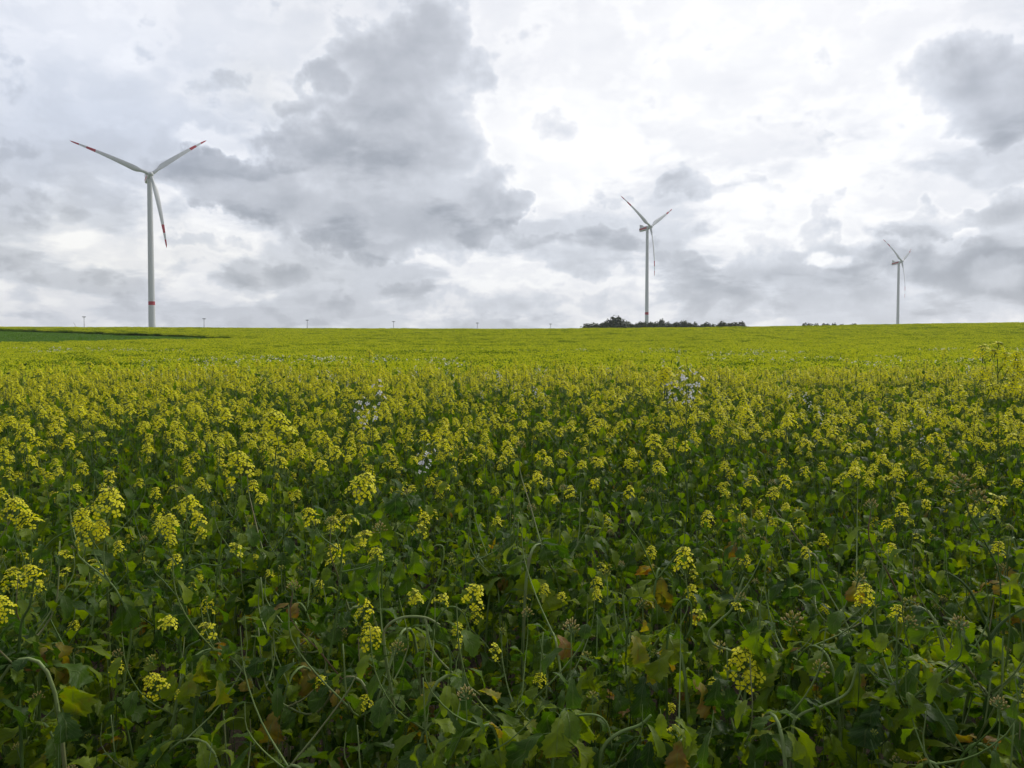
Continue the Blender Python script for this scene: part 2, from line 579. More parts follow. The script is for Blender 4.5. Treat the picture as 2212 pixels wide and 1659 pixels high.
# ------------------------------------------------------------------ plant pieces
def leaf(mb, rng, base, az, L, W, pitch=0.3, droop=1.6, tint=0.3, mat=0, N=18, cols=4, lobed=True, fold=0.25, pet=None):
    """lyrate, toothed mustard leaf: base point, heading az, length, half width"""
    d = np.array([cos(az), sin(az)])
    sidev = np.array([-sin(az), cos(az), 0.0])
    pos = np.array(base, dtype=float)
    el_ = pitch + rng.uniform(-.15, .15)
    n = N
    cs = []
    pl = L * 0.28 if pet is None else pet
    steps = n + 1
    tw = rng.uniform(-.5, .5)
    curl = rng.uniform(-0.25, 0.25)
    verts, lp, tints = [], [], []
    # petiole
    p0 = pos.copy()
    dirv = np.array([d[0] * cos(el_), d[1] * cos(el_), sin(el_)])
    pts = [p0]
    for k in range(3):
        el_ -= droop * 0.10
        dirv = np.array([d[0] * cos(el_), d[1] * cos(el_), sin(el_)])
        pts.append(pts[-1] + dirv * pl / 3)
    pos = pts[-1]
    ph = rng.uniform(0, 6.28)
    lob = rng.uniform(0.45, 0.8) if lobed else 0.12
    seed = rng.random()
    for i in range(steps):
        tt = i / n
        el_ -= droop * 0.9 / n
        a2 = az + curl * tt
        dirv = np.array([cos(a2) * cos(el_), sin(a2) * cos(el_), sin(el_)])
        nrm = np.array([-cos(a2) * sin(el_), -sin(a2) * sin(el_), cos(el_)])
        sd = np.array([-sin(a2), cos(a2), 0.0])
        if i:
            pos = pos + dirv * L / n
        # outline
        if lobed:
            low = 0.62 * abs(sin((tt / 0.46) * 2 * pi / 2 + 0.15)) if tt < 0.46 else 0
            low = (1 - lob) * 0.45 + lob * low if tt < 0.46 else 0
            term = math.sqrt(max(0.0, 1 - ((tt - 0.68) / 0.345) ** 2)) if tt > 0.34 else 0
            wd = max(low * (0.6 + tt), term)
        else:
            wd = math.sin(pi * min(1, tt * 0.92 + 0.08)) ** 0.8
        if tt >= 0.999:
            wd = 0.02
        for c in range(-cols // 2, cols // 2 + 1):
            s_ = c / (cols / 2)
            edge = abs(s_) > 0.99
            ww = wd * W
            if edge:
                ww *= 1 + (0.16 if (i % 2) else -0.10) + rng.uniform(-.08, .08)
            off = sd * (s_ * ww) + nrm * (abs(s_) * ww * fold + sin(tt * 11 + ph + s_ * 2.5) * ww * 0.24 + s_ * tw * ww * 0.5 * tt)
            off = off + dirv * (abs(s_) * ww * 0.35)
            verts.append(tuple(pos + off))
            lp.append((s_, tt, seed))
            tints.append(tint + (0.12 * max(0, tint - 0.45) * 4 * (abs(s_) * 0.6 + tt * 0.4)))
    m_ = cols + 1
    faces = [(i * m_ + k, i * m_ + k + 1, (i + 1) * m_ + k + 1, (i + 1) * m_ + k) for i in range(n) for k in range(cols)]
    mb.add(verts, faces, tints, lp, mat)
    # petiole ribbon (two crossed strips would be thin; use a 3-sided tube)
    mb.tube([tuple(p_) for p_ in pts], [L * .016, L * .014, L * .012, L * .010], 3, tint * 0.8, mat, cap=False)


def rot_to(z, spin=0.0):
    z = Vector(z).normalized()
    q = Vector((0, 0, 1)).rotation_difference(z)
    return q.to_matrix() @ Matrix.Rotation(spin, 3, 'Z')


PET_W, BUD_W, STM_W = 0, 1, 2


def flower(mb, rng, c, n, size, tint, detail=True):
    """one open four-petalled flower facing n"""
    Rm = rot_to(n, rng.uniform(0, 6.28))
    c = Vector(c)
    for k in range(4):
        a = k * pi / 2 + rng.uniform(-.15, .15)
        da, db = Vector((cos(a), sin(a), 0)), Vector((-sin(a), cos(a), 0))
        l_, w_ = size * rng.uniform(.85, 1.1), size * rng.uniform(.36, .46)
        dr = rng.uniform(-.35, .35) * size
        up = Vector((0, 0, 1))
        pts = [da * .08 * l_, da * .5 * l_ + db * w_ * .75 + up * .18 * size, da * .5 * l_ - db * w_ * .75 + up * .18 * size,
               da * .86 * l_ + db * w_ + up * (.12 * size + dr * .4), da * .86 * l_ - db * w_ + up * (.12 * size + dr * .4),
               da * 1.05 * l_ + up * dr * .6]
        mb.add([tuple(c + Rm @ q) for q in pts], [(0, 1, 2), (1, 3, 4, 2), (3, 5, 4)], tint + rng.uniform(-.15, .15), None, PET_W)
    if detail:
        ov = [Vector((0, 0, size * .45)), Vector((size * .13, 0, size * .1)), Vector((-size * .07, size * .11, size * .1)), Vector((-size * .07, -size * .11, size * .1))]
        mb.add([tuple(c + Rm @ q) for q in ov], [(0, 1, 2), (0, 2, 3), (0, 3, 1)], .4, None, BUD_W)


def bud(mb, c, n, ln, rd, tint, seed=0.0):
    Rm = rot_to(n, seed)
    c = Vector(c)
    vs = [Vector((0, 0, 0))]
    for z_, r_ in ((.35, 1.0), (.75, .75)):
        for k in range(5):
            a = 2 * pi * k / 5 + seed
            vs.append(Vector((cos(a) * rd * r_, sin(a) * rd * r_, ln * z_)))
    vs.append(Vector((0, 0, ln)))
    fs = [(0, 1 + (k + 1) % 5, 1 + k) for k in range(5)] + [(1 + k, 1 + (k + 1) % 5, 6 + (k + 1) % 5, 6 + k) for k in range(5)] + \
         [(6 + k, 6 + (k + 1) % 5, 11) for k in range(5)]
    mb.add([tuple(c + Rm @ q) for q in vs], fs, tint, None, BUD_W)


def cluster(rng, rad=0.026, nf=18, nb=14, size=0.0085, tint=0.5, tall=1.0, pods=0):
    """a raceme head growing along +Z from the origin: open flowers round a crown of buds"""
    mb = MB()
    H = rad * 1.3 * tall
    mb.tube([(0, 0, -rad * .8), (0, 0, 0), (0, 0, H)], [.0016, .0014, .0009], 4, .4, STM_W, cap=False)
    for k in range(nf):
        h = (k + .5) / nf
        a = k * 2.4 + rng.uniform(-.3, .3)
        phi = 0.15 + 1.0 * (1 - h)            # lower flowers reach out
        rr = rad * rng.uniform(.85, 1.15) * (1.0 - .35 * h)
        z0 = H * h * .9
        e = Vector((cos(a) * rr * sin(phi + .45), sin(a) * rr * sin(phi + .45), z0 + rr * cos(phi + .45) * .8 + .1 * rad))
        mb.tube([(0, 0, z0 * .9), tuple(e * .98)], [.0006, .0006], 3, .5, STM_W, cap=False)
        nrm = Vector((e.x, e.y, (e.z - z0) * .8 + rad * .55)).normalized() + Vector((rng.uniform(-.35, .35), rng.uniform(-.35, .35), rng.uniform(-.1, .3)))
        flower(mb, rng, e, nrm, size * rng.uniform(.85, 1.15), tint)
    for k in range(nb):
        a = k * 2.4
        r_ = rad * .42 * math.sqrt((k + .3) / max(1, nb))
        e = Vector((cos(a) * r_, sin(a) * r_, H + rad * .18 * (1 - (r_ / (rad * .45)) ** 2)))
        bud(mb, e, Vector((e.x * 10, e.y * 10, .35)), size * rng.uniform(.55, .8), size * .2, rng.uniform(.1, .7), k)
    for k in range(pods):
        a = rng.uniform(0, 6.28)
        z0 = -rad * rng.uniform(.2, 1.6)
        e = Vector((cos(a) * rad * .9, sin(a) * rad * .9, z0 + rad * .7))
        mb.tube([(0, 0, z0), tuple(e)], [.0006, .0005], 3, .5, STM_W, cap=False)
        bud(mb, e, Vector((e.x * 2, e.y * 2, .03)), .013, .0014, .2, k)
    return mb


def budhead(rng, rad=0.018, nb=26, pale=0.7):
    """a head that has hardly opened or has gone over: pale buds only"""
    mb = MB()
    H = rad * 1.2
    mb.tube([(0, 0, -rad), (0, 0, H)], [.0015, .0009], 4, .5, STM_W, cap=False)
    for k in range(nb):
        h = k / nb
        a = k * 2.4
        rr = rad * (1.05 - .7 * h)
        z0 = H * h
        e = Vector((cos(a) * rr, sin(a) * rr, z0 + rad * .35))
        mb.tube([(0, 0, z0 * .8), tuple(e)], [.0006, .0005], 3, .6, STM_W, cap=False)
        bud(mb, e, Vector((e.x, e.y, rad)), rng.uniform(.0045, .0075), .0015, pale + rng.uniform(-.3, .3), k)
    return mb


rs = random.Random(7)
CM = [M['petal'], M['bud'], M['stem']]
CLW = [M['white'], M['bud'], M['stem']]
CL = [cluster(rs, .020, 15, 16, .0078, .5), cluster(rs, .023, 19, 18, .0080, .55, 1.1, 4), cluster(rs, .016, 9, 14, .0076, .4, .8),
      cluster(rs, .020, 15, 12, .0082, .7, 1.5, 8), cluster(rs, .018, 6, 20, .0076, .3, .8), cluster(rs, .026, 24, 18, .0082, .6, 1.15, 5),
      cluster(rs, .016, 5, 16, .0085, .5, .9, 5), cluster(rs, .024, 13, 14, .0086, .8, 1.0, 6), cluster(rs, .013, 8, 16, .0070, .4, .7)]
BH = [budhead(rs, .009, 16, .6), budhead(rs, .012, 22, .9), budhead(rs, .007, 12, .3)]
CL_ME = [c.mesh('flower_head', CM) for c in CL]
BH_ME = [c.mesh('bud_head', CM) for c in BH]
WC = []
for k in range(3):
    mbw = MB()
    for q in range(7):
        a = q * 2.4
        z0 = -.06 + .02 * q
        e = Vector((cos(a) * .022, sin(a) * .022, z0 + .02))
        mbw.tube([(0, 0, z0), tuple(e)], [.0007, .0006], 3, .4, STM_W, cap=False)
        flower(mbw, rs, e, Vector((e.x * 25, e.y * 25, .6 + rs.uniform(-.4, .4))), .0125 * rs.uniform(.8, 1.15), rs.random())
    mbw.tube([(0, 0, -.07), (0, 0, .08)], [.0012, .0008], 4, .4, STM_W, cap=False)
    for q in range(5):
        bud(mbw, (cos(q * 2.4) * .004, sin(q * 2.4) * .004, .08), Vector((cos(q * 2.4) * .4, sin(q * 2.4) * .4, 1)), .007, .0017, .5, q)
    WC.append(mbw)
WC_ME = [c.mesh('flower_head', CLW) for c in WC]


def catmull(pts, n=6):
    pts = [Vector(p) for p in pts]
    P = [pts[0] * 2 - pts[1]] + pts + [pts[-1] * 2 - pts[-2]]
    out = []
    for i in range(1, len(P) - 2):
        for k in range(n):
            t_ = k / n
            a, b_, c, d = P[i - 1], P[i], P[i + 1], P[i + 2]
            out.append(0.5 * ((2 * b_) + (c - a) * t_ + (2 * a - 5 * b_ + 4 * c - d) * t_ ** 2 + (3 * b_ - a - 3 * c + d) * t_ ** 3))
    out.append(pts[-1])
    return out


def interp_path(path, f):
    x = f * (len(path) - 1)
    i = min(int(x), len(path) - 2)
    return path[i].lerp(path[i + 1], x - i), (path[i + 1] - path[i]).normalized()


def gen_plant(rng, H, kind='upright', lod=0, nbr=None, flowering=1.0, yellow=0.1, white=False, headp=1.0, leafy_=1.0):
    """stem MB, foliage MB, list of heads (type, index, matrix)"""
    st, fo, heads = MB(), MB(), []
    sides = 6 if lod == 0 else 3
    N = 16 if lod == 0 else 8
    cols = 4 if lod == 0 else 2
    lean = Vector((rng.uniform(-.12, .12), rng.uniform(-.12, .12), 0))
    stint = rng.uniform(.1, .5)
    if kind == 'curly':
        a0 = rng.uniform(0, 6.28)
        da = Vector((cos(a0), sin(a0), 0))
        sp_ = rng.uniform(.10, .24)
        hh = H * rng.uniform(.80, .98)
        bz_ = rng.uniform(-.25, .15)
        P = [Vector((0, 0, 0)), Vector((0, 0, hh * .5)) + da * .02, Vector((0, 0, hh * .92)) + da * sp_ * .25,
             Vector((0, 0, hh)) + da * sp_ * .6, Vector((0, 0, hh * .90)) + da * sp_ * 1.0,
             Vector((0, 0, hh * (.80 + bz_))) + da * sp_ * 1.35, Vector((0, 0, hh * (.86 + bz_))) + da * sp_ * 1.75, Vector((0, 0, hh * (1.02 + bz_))) + da * sp_ * 1.85]
        main = catmull(P, 4)
        stint = rng.uniform(.5, .85)
        r0 = rng.uniform(.0036, .0056)
    else:
        wv = .065 if lod == 0 else .03
        wr = lambda k_: Vector((rng.uniform(-wv, wv) * k_, rng.uniform(-wv, wv) * k_, 0))
        P = [Vector((0, 0, 0)), Vector((0, 0, H * .27)) + lean * .3 + wr(.6), Vector((0, 0, H * .52)) + lean * .5 + wr(1), Vector((0, 0, H * .78)) + lean * .8 + wr(1), Vector((0, 0, H)) + lean]
        main = catmull(P, 4 if lod == 0 else 2)
        r0 = rng.uniform(.0024, .0040)
        stint = rng.uniform(.0, .35)
    n = len(main)
    st.tube(main, [r0 * (1 - .72 * i / (n - 1)) for i in range(n)], sides, [max(.05, (.95 if (i / n < .2 and rng.random() < .3) else stint)) for i in range(n)])

    def head(p, d):
        if rng.random() > headp:
            return
        d = Vector(d)
        d = (d + Vector((0, 0, .6))).normalized()
        if white:
            heads.append(('w', rng.randrange(len(WC)), Matrix.Translation(p) @ rot_to(d, rng.uniform(0, 6)).to_4x4() @ Matrix.Scale(rng.uniform(.45, .72), 4)))
        elif rng.random() < flowering:
            heads.append(('c', rng.randrange(len(CL)), Matrix.Translation(p) @ rot_to(d, rng.uniform(0, 6)).to_4x4() @ Matrix.Scale(rng.uniform(.70, 1.18) * (1.0 if lod == 0 else 1.16), 4)))
        else:
            heads.append(('b', rng.randrange(len(BH)), Matrix.Translation(p) @ rot_to(d, rng.uniform(0, 6)).to_4x4() @ Matrix.Scale(rng.uniform(.8, 1.3), 4)))

    head(main[-1], (main[-1] - main[-2]).normalized())
    if nbr is None:
        nbr = rng.choice((3, 4, 5, 6))
    az0 = rng.uniform(0, 6.28)
    for k in range(nbr):
        f = rng.uniform(.42, .88)
        p, d = interp_path(main, f)
        a = az0 + k * 2.4
        out = Vector((cos(a), sin(a), 0))
        ln = rng.uniform(.12, .30) * (1.1 - f * .4) * (H / 1.1)
        curlb = rng.uniform(-.3, .3) if kind != 'curly' else rng.uniform(-1.2, .8)
        q1 = p + out * ln * .35 + Vector((0, 0, ln * (.35 + .25 * curlb)))
        q2 = p + out * ln * (.55 + .2 * abs(curlb)) + Vector((0, 0, ln * (.75 + .2 * curlb)))
        q3 = p + out * ln * .62 + Vector((0, 0, ln * 1.15))
        if kind != 'curly' and rng.random() < .8:
            zt = H * rng.uniform(.87, 1.01)
            if zt > q3.z:
                dz_ = zt - q3.z
                q3 = q3 + Vector((0, 0, dz_)) + out * dz_ * .25
                q2 = q2 + Vector((0, 0, dz_ * .55)) + out * dz_ * .1
        path = catmull([p, q1, q2, q3], 3 if lod == 0 else 1)
        st.tube(path, [r0 * .5 * (1 - .6 * i / (len(path) - 1)) for i in range(len(path))], 4 if lod == 0 else 3, stint + rng.uniform(-.1, .1), cap=False)
        head(q3, (q3 - q2).normalized())
        # leaf in the axil, and small ones along the branch
        leaf(fo, rng, p, a, rng.uniform(.05, .10), rng.uniform(.012, .028), .5, rng.uniform(.8, 1.8), rng.uniform(.1, .45), 0, max(6, N - 6), cols, rng.random() < .5)
        for fb in ((.45, .8) if lod == 0 else (.6,)):
            pp, _ = interp_path(path, fb)
            leaf(fo, rng, pp, a + rng.uniform(-2, 2), rng.uniform(.035, .075), rng.uniform(.009, .018), .4, 1.4, rng.uniform(.1, .5), 0, max(5, N - 8), 2, rng.random() < .4)
    nl = int((rng.randint(18, 24) if lod == 0 else rng.randint(12, 15)) * leafy_)
    for k in range(nl):
        f = (0.24 + .70 * (k / nl) if lod == 0 else 0.12 + .80 * (k / nl)) + rng.uniform(-.03, .03)
        p, d = interp_path(main, min(f, .97))
        a = az0 + 1.2 + k * 2.4
        big = 1.0 - f * .62
        Ll = rng.choice((rng.uniform(.04, .07), rng.uniform(.06, .10), rng.uniform(.08, .115))) * (big + .12)
        tn = rng.choice((rng.uniform(.0, .25), rng.uniform(.2, .5), rng.uniform(.4, .62)))
        if rng.random() < yellow * (1.3 - 1.5 * f):
            tn = rng.uniform(.55, .88)
        leaf(fo, rng, p, a, Ll, Ll * rng.uniform(.26, .40), rng.uniform(.1, .8), rng.uniform(.9, 2.5), tn, 0, N, cols, rng.random() < .75, rng.uniform(-.1, .4))
    return st, fo, heads


def merged(st, fo, heads, extra=0.0):
    mb = MB()
    mb.merge(st, None, [0])
    mb.merge(fo, None, [1])
    for ty, i, mt in heads:
        src = {'c': CL, 'b': BH, 'w': WC}[ty][i]
        mb.merge(src, mt, [4 if ty == 'w' else 2, 3, 0])
    return mb


MERGE_MATS = [M['stem'], M['leaf'], M['petal'], M['bud'], M['white']]

# ------------------------------------------------------------------ individual foreground plants
rng = random.Random(21)


class Var:
    pass


def make_var(kind, H, **kw):
    v = Var()
    st, fo, v.heads = gen_plant(rng, H, kind, 0, **kw)
    v.stem = st.mesh('stem', [M['stem']])
    v.fol = fo.mesh('foliage', [M['leaf']])
    return v


def place(v, x, y, rz, s, label, group, cat='mustard plant', name='mustard_plant', z=None):
    e = bpy.data.objects.new(name, None)
    col.objects.link(e)
    e.empty_display_size = .1
    e.location = (x, y, gz(x, y) - .01 if z is None else z)
    e.rotation_euler = (0, 0, rz)
    e.scale = (s, s, s)
    tag(e, label, cat, group)
    obj('stem', v.stem, e)
    obj('foliage', v.fol, e)
    for ty, i, mt in v.heads:
        me = {'c': CL_ME, 'b': BH_ME, 'w': WC_ME}[ty][i]
        h = obj('bud_head' if ty == 'b' else 'flower_head', me, e)
        h.matrix_local = mt
    return e


edge_vars = [make_var('upright', 1.0, flowering=.25, yellow=.28, nbr=4, headp=.16, leafy_=1.6) for _ in range(6)] + \
            [make_var('upright', .9, flowering=.5, yellow=.35, nbr=4, headp=.22, leafy_=1.5) for _ in range(3)]
curl_vars = [make_var('curly', 1.0, flowering=.4, yellow=.18, nbr=4, headp=.25, leafy_=1.2) for _ in range(10)]
mid_vars = [make_var('upright', 1.1, flowering=.7, yellow=.15, nbr=4, headp=.24, leafy_=1.5) for _ in range(8)]
flow_vars = [make_var('upright', 1.15, flowering=.93, yellow=.08, nbr=rng.choice((2, 3, 4)), headp=.75, leafy_=1.2) for _ in range(7)]

LAB = {
    'edge': 'low leafy mustard plant with broad leaves at the front edge, {}',
    'curl': 'mustard plant with curling bare stem looping near the front, {}',
    'mid': 'dark leafy mustard plant just behind the front edge, {}',
    'flow': 'upright mustard plant crowded with yellow heads behind the front rows, {}',
}
GRP = {'edge': 'low leafy mustard plants of the front edge', 'curl': 'mustard plants with curling stems',
       'mid': 'dark leafy mustard plants behind the front edge', 'flow': 'upright flowering mustard plants of the near rows'}


def third(px):
    return 'left part of photo' if px < 341 else ('middle of photo' if px < 683 else 'right part of photo')


Y0, Y1 = 1.50, 3.40
count = 0
cell = 0.148
pts = []
y = Y0
while y < Y1:
    half = .66 * y + .28
    k = int(2 * half / cell)
    for i in range(k + 1):
        x = -half + i * cell + rng.uniform(-.06, .06)
        pts.append((x, y + rng.uniform(-.05, .05)))
    y += cell
for (x, y) in pts:
    if count >= 272:
        break
    px = 512 + F * x / y
    u = rng.random()
    if y < 2.15:
        ty = 'curl' if u < .42 else 'edge'
        hgt = rng.uniform(.72, .98)
    elif y < 3.0:
        ty = 'curl' if u < .20 else ('mid' if u < .84 else ('edge' if u < .96 else 'flow'))
        hgt = rng.uniform(.82, 1.0)
    else:
        ty = 'mid' if u < .60 else 'flow'
        hgt = rng.uniform(.85, 1.06)
    if ty == 'curl':
        hgt = rng.uniform(.86, 1.08)
    v = rng.choice({'edge': edge_vars, 'curl': curl_vars, 'mid': mid_vars, 'flow': flow_vars}[ty])
    th = third(px)
    place(v, x, y, rng.uniform(0, 6.28), hgt, LAB[ty].format(th), GRP[ty] + ', ' + th)
    count += 1
NEAR_COUNT = count
YS = y + .08


# hero plants: their shapes follow what stands in the photograph
def hero(label, base, paths, heads, leaves=(), r=.005, tint=.5, name='mustard_plant', cat='mustard plant', group=None):
    """base (x,y); paths: world polylines; heads: (point, dir, type, idx, scale); leaves: (point, az, L, tint)"""
    bz = gz(*base)
    B = Vector((base[0], base[1], bz))
    e = bpy.data.objects.new(name, None)
    col.objects.link(e)
    e.location = B
    tag(e, label, cat, group)
    st = MB()
    for pth, rr in paths:
        pp = catmull([Vector(q) - B for q in pth], 6)
        n = len(pp)
        st.tube(pp, [.62 * rr * (1 - .5 * i / (n - 1)) for i in range(n)], 8, tint)
    obj('stem', st.mesh('stem', [M['stem']]), e)
    fo = MB()
    for (pt, a, Ll, tn) in leaves:
        for q_ in range(4):
            l1 = Ll * rng.uniform(.30, .52)
            off = Vector((rng.uniform(-.03, .03), rng.uniform(-.03, .03), rng.uniform(-.05, .03)))
            leaf(fo, rng, Vector(pt) - B + off * (q_ > 0), a + rng.uniform(-1, 1), l1, l1 * rng.uniform(.26, .40), rng.uniform(-.2, .7), rng.uniform(1.2, 2.8), tn + rng.uniform(-.12, .08), 0, 20, 4, True, rng.uniform(0, .5))
    if fo.v:
        obj('foliage', fo.mesh('foliage', [M['leaf']]), e)
    for (pt, d, ty, i, s) in heads:
        h = obj('bud_head' if ty == 'b' else 'flower_head', {'c': CL_ME, 'b': BH_ME, 'w': WC_ME}[ty][i], e)
        h.matrix_local = Matrix.Translation(Vector(pt) - B) @ rot_to(d, rng.uniform(0, 6)).to_4x4() @ Matrix.Scale(s, 4)
    return e


def hp(label, Y, base_px, polys, heads, leaves=(), r=.0055, tint=.5, **kw):
    """polylines in 4096-wide pixels at depth Y (plus small depth steps), rooted at the ground under base_px"""
    Y = Y * 1.14

    def P(q):
        return at(q[0] / 4, q[1] / 4, Y + (q[2] if len(q) > 2 else 0))
    b = P((base_px[0], 2600))
    base = (b.x, b.y)
    paths = []
    for i, (poly, rr) in enumerate(polys):
        pp = [P(q) for q in poly]
        if i == 0:
            g0 = Vector((base[0], base[1], gz(*base)))
            pp = [g0] + [g0.lerp(pp[0], f_) + Vector((rng.uniform(-.035, .035), rng.uniform(-.03, .03), 0)) for f_ in (.3, .55, .8)] + pp
        paths.append((pp, rr))
    hd = [(P(q[:2] if len(q) < 5 else q[:2]), (rng.uniform(-.4, .4), -.35, 1), q[2], q[3], q[4] * (.95 if q[2] == 'c' else .85)) for q in heads]
    lv = [(P(q[:2]), R(q[2]), q[3] * rng.uniform(.9, 1.2), min(q[4], .66)) for q in leaves]
    return hero(label, base, paths, hd, lv, r, tint, **kw)


hp('mustard plant with two round yellow heads side by side on a leaning stem, far left', 1.75, (60, 0),
   [([(95, 2500), (110, 2350), (190, 2180), (300, 2110)], .006), ([(112, 2340), (100, 2250), (62, 2140), (62, 2070)], .003), ([(120, 2330), (128, 2200), (125, 2130)], .003)],
   [(62, 2065, 'c', 5, 1.15), (125, 2110, 'c', 1, 1.2)], [(110, 2380, 200, .13, .2), (190, 2190, 330, .09, .15)])
hp('mustard plant with a tight cluster of four bright yellow heads left of the dark gap', 1.7, (520, 0),
   [([(525, 2520), (480, 2390), (430, 2320), (330, 2240), (310, 2200), (325, 2130)], .0055), ([(440, 2330), (380, 2220), (375, 2180)], .003), ([(420, 2310), (415, 2200), (430, 2080)], .003),
    ([(330, 2230), (345, 2180), (325, 2110)], .003)],
   [(430, 2045, 'c', 5, 1.35), (325, 2092, 'c', 1, 1.0), (372, 2165, 'c', 5, 1.25), (402, 2140, 'c', 3, .95), (260, 2235, 'c', 6, 1.0)],
   [(480, 2400, 0, .12, .2), (440, 2340, 250, .10, .3)], tint=.6)
hp('mustard plant whose stem forks low like a wide cup, yellow heads on both arms', 1.75, (745, 0),
   [([(720, 2600), (745, 2450), (715, 2340), (735, 2270), (740, 2180), (750, 2070)], .0065),
    ([(735, 2420), (660, 2330), (620, 2290), (600, 2240)], .003), ([(812, 2255), (730, 2280), (680, 2210), (670, 2150)], .0035), ([(812, 2255), (880, 2260), (930, 2220)], .0035)],
   [(670, 2130, 'c', 5, 1.05), (800, 2110, 'c', 3, 1.0), (812, 2150, 'c', 2, 1.0), (765, 2050, 'c', 1, 1.15), (715, 2050, 'c', 4, 1.0), (945, 2215, 'c', 6, 1.15)],
   [(745, 2450, 330, .11, .15), (735, 2300, 20, .12, .3), (740, 2200, 200, .09, .3), (650, 2280, 150, .10, .1)], tint=.4)
hp('mustard plant with one large fluffy yellow head standing tall, just left of centre', 1.95, (860, 0),
   [([(860, 2400), (880, 2200), (905, 2050), (950, 1930)], .005)], [(960, 1900, 'c', 5, 1.55), (985, 1870, 'b', 0, 1.3)], [(870, 2300, 20, .10, .3)], tint=.4)
hp('mustard plant with the largest yellow head of the left half, on a long stalk', 2.2, (1080, 0),
   [([(1075, 2200), (1090, 1950), (1105, 1800), (1110, 1760)], .005)], [(1108, 1745, 'c', 5, 1.9), (1120, 1700, 'b', 0, 1.2)], [(1085, 2000, 120, .10, .3)], tint=.3)
hp('mustard plant carrying a knot of yellow heads in the centre, over a bright toothed leaf', 1.65, (1350, 0),
   [([(1330, 2560), (1360, 2330), (1370, 2200), (1395, 2120)], .0065), ([(1362, 2290), (1450, 2270), (1500, 2250)], .0035),
    ([(1358, 2200), (1290, 2150), (1265, 2110)], .0032)],
   [(1440, 1985, 'c', 5, 1.3), (1397, 2105, 'c', 4, 1.25), (1450, 2165, 'c', 6, 1.2), (1440, 2200, 'c', 6, .9), (1507, 2235, 'c', 2, 1.2), (1252, 2095, 'c', 3, 1.0), (1520, 2130, 'b', 1, 1.4)],
   [(1370, 2200, 210, .08, .5), (1380, 2330, 340, .12, .25), (1360, 2400, 180, .13, .2), (1600, 2230, 280, .13, .25)], tint=.5)
hp('mustard plant with pale stem looping down and up to a budding head, right of centre', 1.9, (1690, 0),
   [([(1690, 2500), (1760, 2300), (1775, 2200), (1750, 2180), (1700, 2205), (1680, 2160)], .0045)],
   [(1680, 2140, 'c', 4, 1.2), (1800, 2260, 'b', 2, 1.6)], [(1690, 2170, 260, .08, .4), (1780, 2300, 0, .10, .2)], tint=.6)
hp('drooping mustard shoot hanging over in a hook, with long serrated leaves, centre', 1.85, (1545, 0),
   [([(1528, 2200), (1535, 2080), (1560, 1990), (1590, 1965), (1625, 1985), (1650, 2040)], .0045)], [],
   [(1590, 1968, 330, .12, .1), (1560, 1990, 30, .10, .1), (1530, 2060, 240, .16, .4), (1625, 1985, 300, .11, .12)], tint=.55)
hp('mustard plant with thick pale stem arched like a croquet hoop, lower centre left', 1.55, (1540, 0),
   [([(1538, 2590), (1545, 2510), (1610, 2470), (1700, 2470), (1760, 2500)], .0075), ([(1700, 2470), (1730, 2600), (1820, 2700), (1920, 2780)], .005)],
   [(1650, 2400, 'c', 4, 1.0), (1480, 2580, 'c', 3, 1.1), (1590, 2610, 'b', 1, 1.5)], [(1540, 2560, 150, .13, .25), (1770, 2510, 20, .09, .3)], tint=.78)
hp('mustard plant with tall slim loop of stem beside three small yellow heads, lower centre', 1.55, (1745, 0),
   [([(1790, 2900), (1800, 2620), (1740, 2560), (1740, 2500), (1790, 2430), (1850, 2450), (1890, 2560)], .0055)],
   [(1670, 2415, 'c', 2, 1.0), (1760, 2420, 'c', 4, 1.1), (1890, 2420, 'c', 3, 1.2), (1850, 2585, 'c', 2, 1.1), (1975, 2620, 'c', 6, 1.0)],
   [(1800, 2700, 0, .12, .3), (1790, 2820, 200, .13, .2)], tint=.5)
hp('mustard plant with thick brownish stem kinked outwards, at the lower left edge', 1.5, (200, 0),
   [([(75, 2700), (85, 2500), (120, 2420), (135, 2320)], .0075)], [(140, 2335, 'c', 3, 1.1), (20, 2465, 'c', 5, 1.0)],
   [(80, 2540, 200, .12, .1), (100, 2480, 20, .1, .15), (60, 2630, 330, .12, .08)], tint=.25)
hp('mustard plant with brown stem forking above a yellowing leaf, lower left', 1.45, (760, 0),
   [([(775, 2900), (790, 2780), (750, 2710), (745, 2600), (800, 2560)], .0065), ([(790, 2780), (880, 2750), (960, 2720)], .0035)],
   [(675, 2515, 'c', 2, 1.2), (845, 2540, 'c', 6, 1.2), (630, 2765, 'c', 5, .95), (725, 2790, 'c', 4, .8), (610, 2650, 'b', 0, 1.2)],
   [(815, 2620, 275, .16, .62), (800, 2600, 200, .12, .4), (690, 2950, 250, .17, .1), (860, 2580, 20, .1, .3), (640, 2970, 200, .13, .1)], tint=.2)
hp('mustard plant with big lobed yellow leaf glowing against the dark, lower centre right', 1.6, (2520, 0),
   [([(2505, 2700), (2510, 2500), (2520, 2400), (2560, 2390)], .005), ([(2510, 2540), (2560, 2420), (2620, 2400), (2630, 2500)], .0035)],
   [(2620, 2620, 'b', 2, 1.2), (2350, 2640, 'b', 0, 1.5)],
   [(2525, 2540, 280, .15, .74), (2560, 2400, 290, .10, .66), (2460, 2560, 200, .1, .3), (2580, 2700, 260, .15, .05), (2430, 2700, 190, .13, .58)], tint=.4)
hp('mustard plant with stem bent into a narrow upside-down U, lower right of centre', 1.6, (2690, 0),
   [([(2665, 2650), (2680, 2500), (2720, 2410), (2760, 2410), (2765, 2500), (2740, 2560)], .006)], [(2790, 2480, 'c', 4, 1.1)],
   [(2690, 2520, 200, .11, .45), (2740, 2540, 300, .11, .35)], tint=.45)
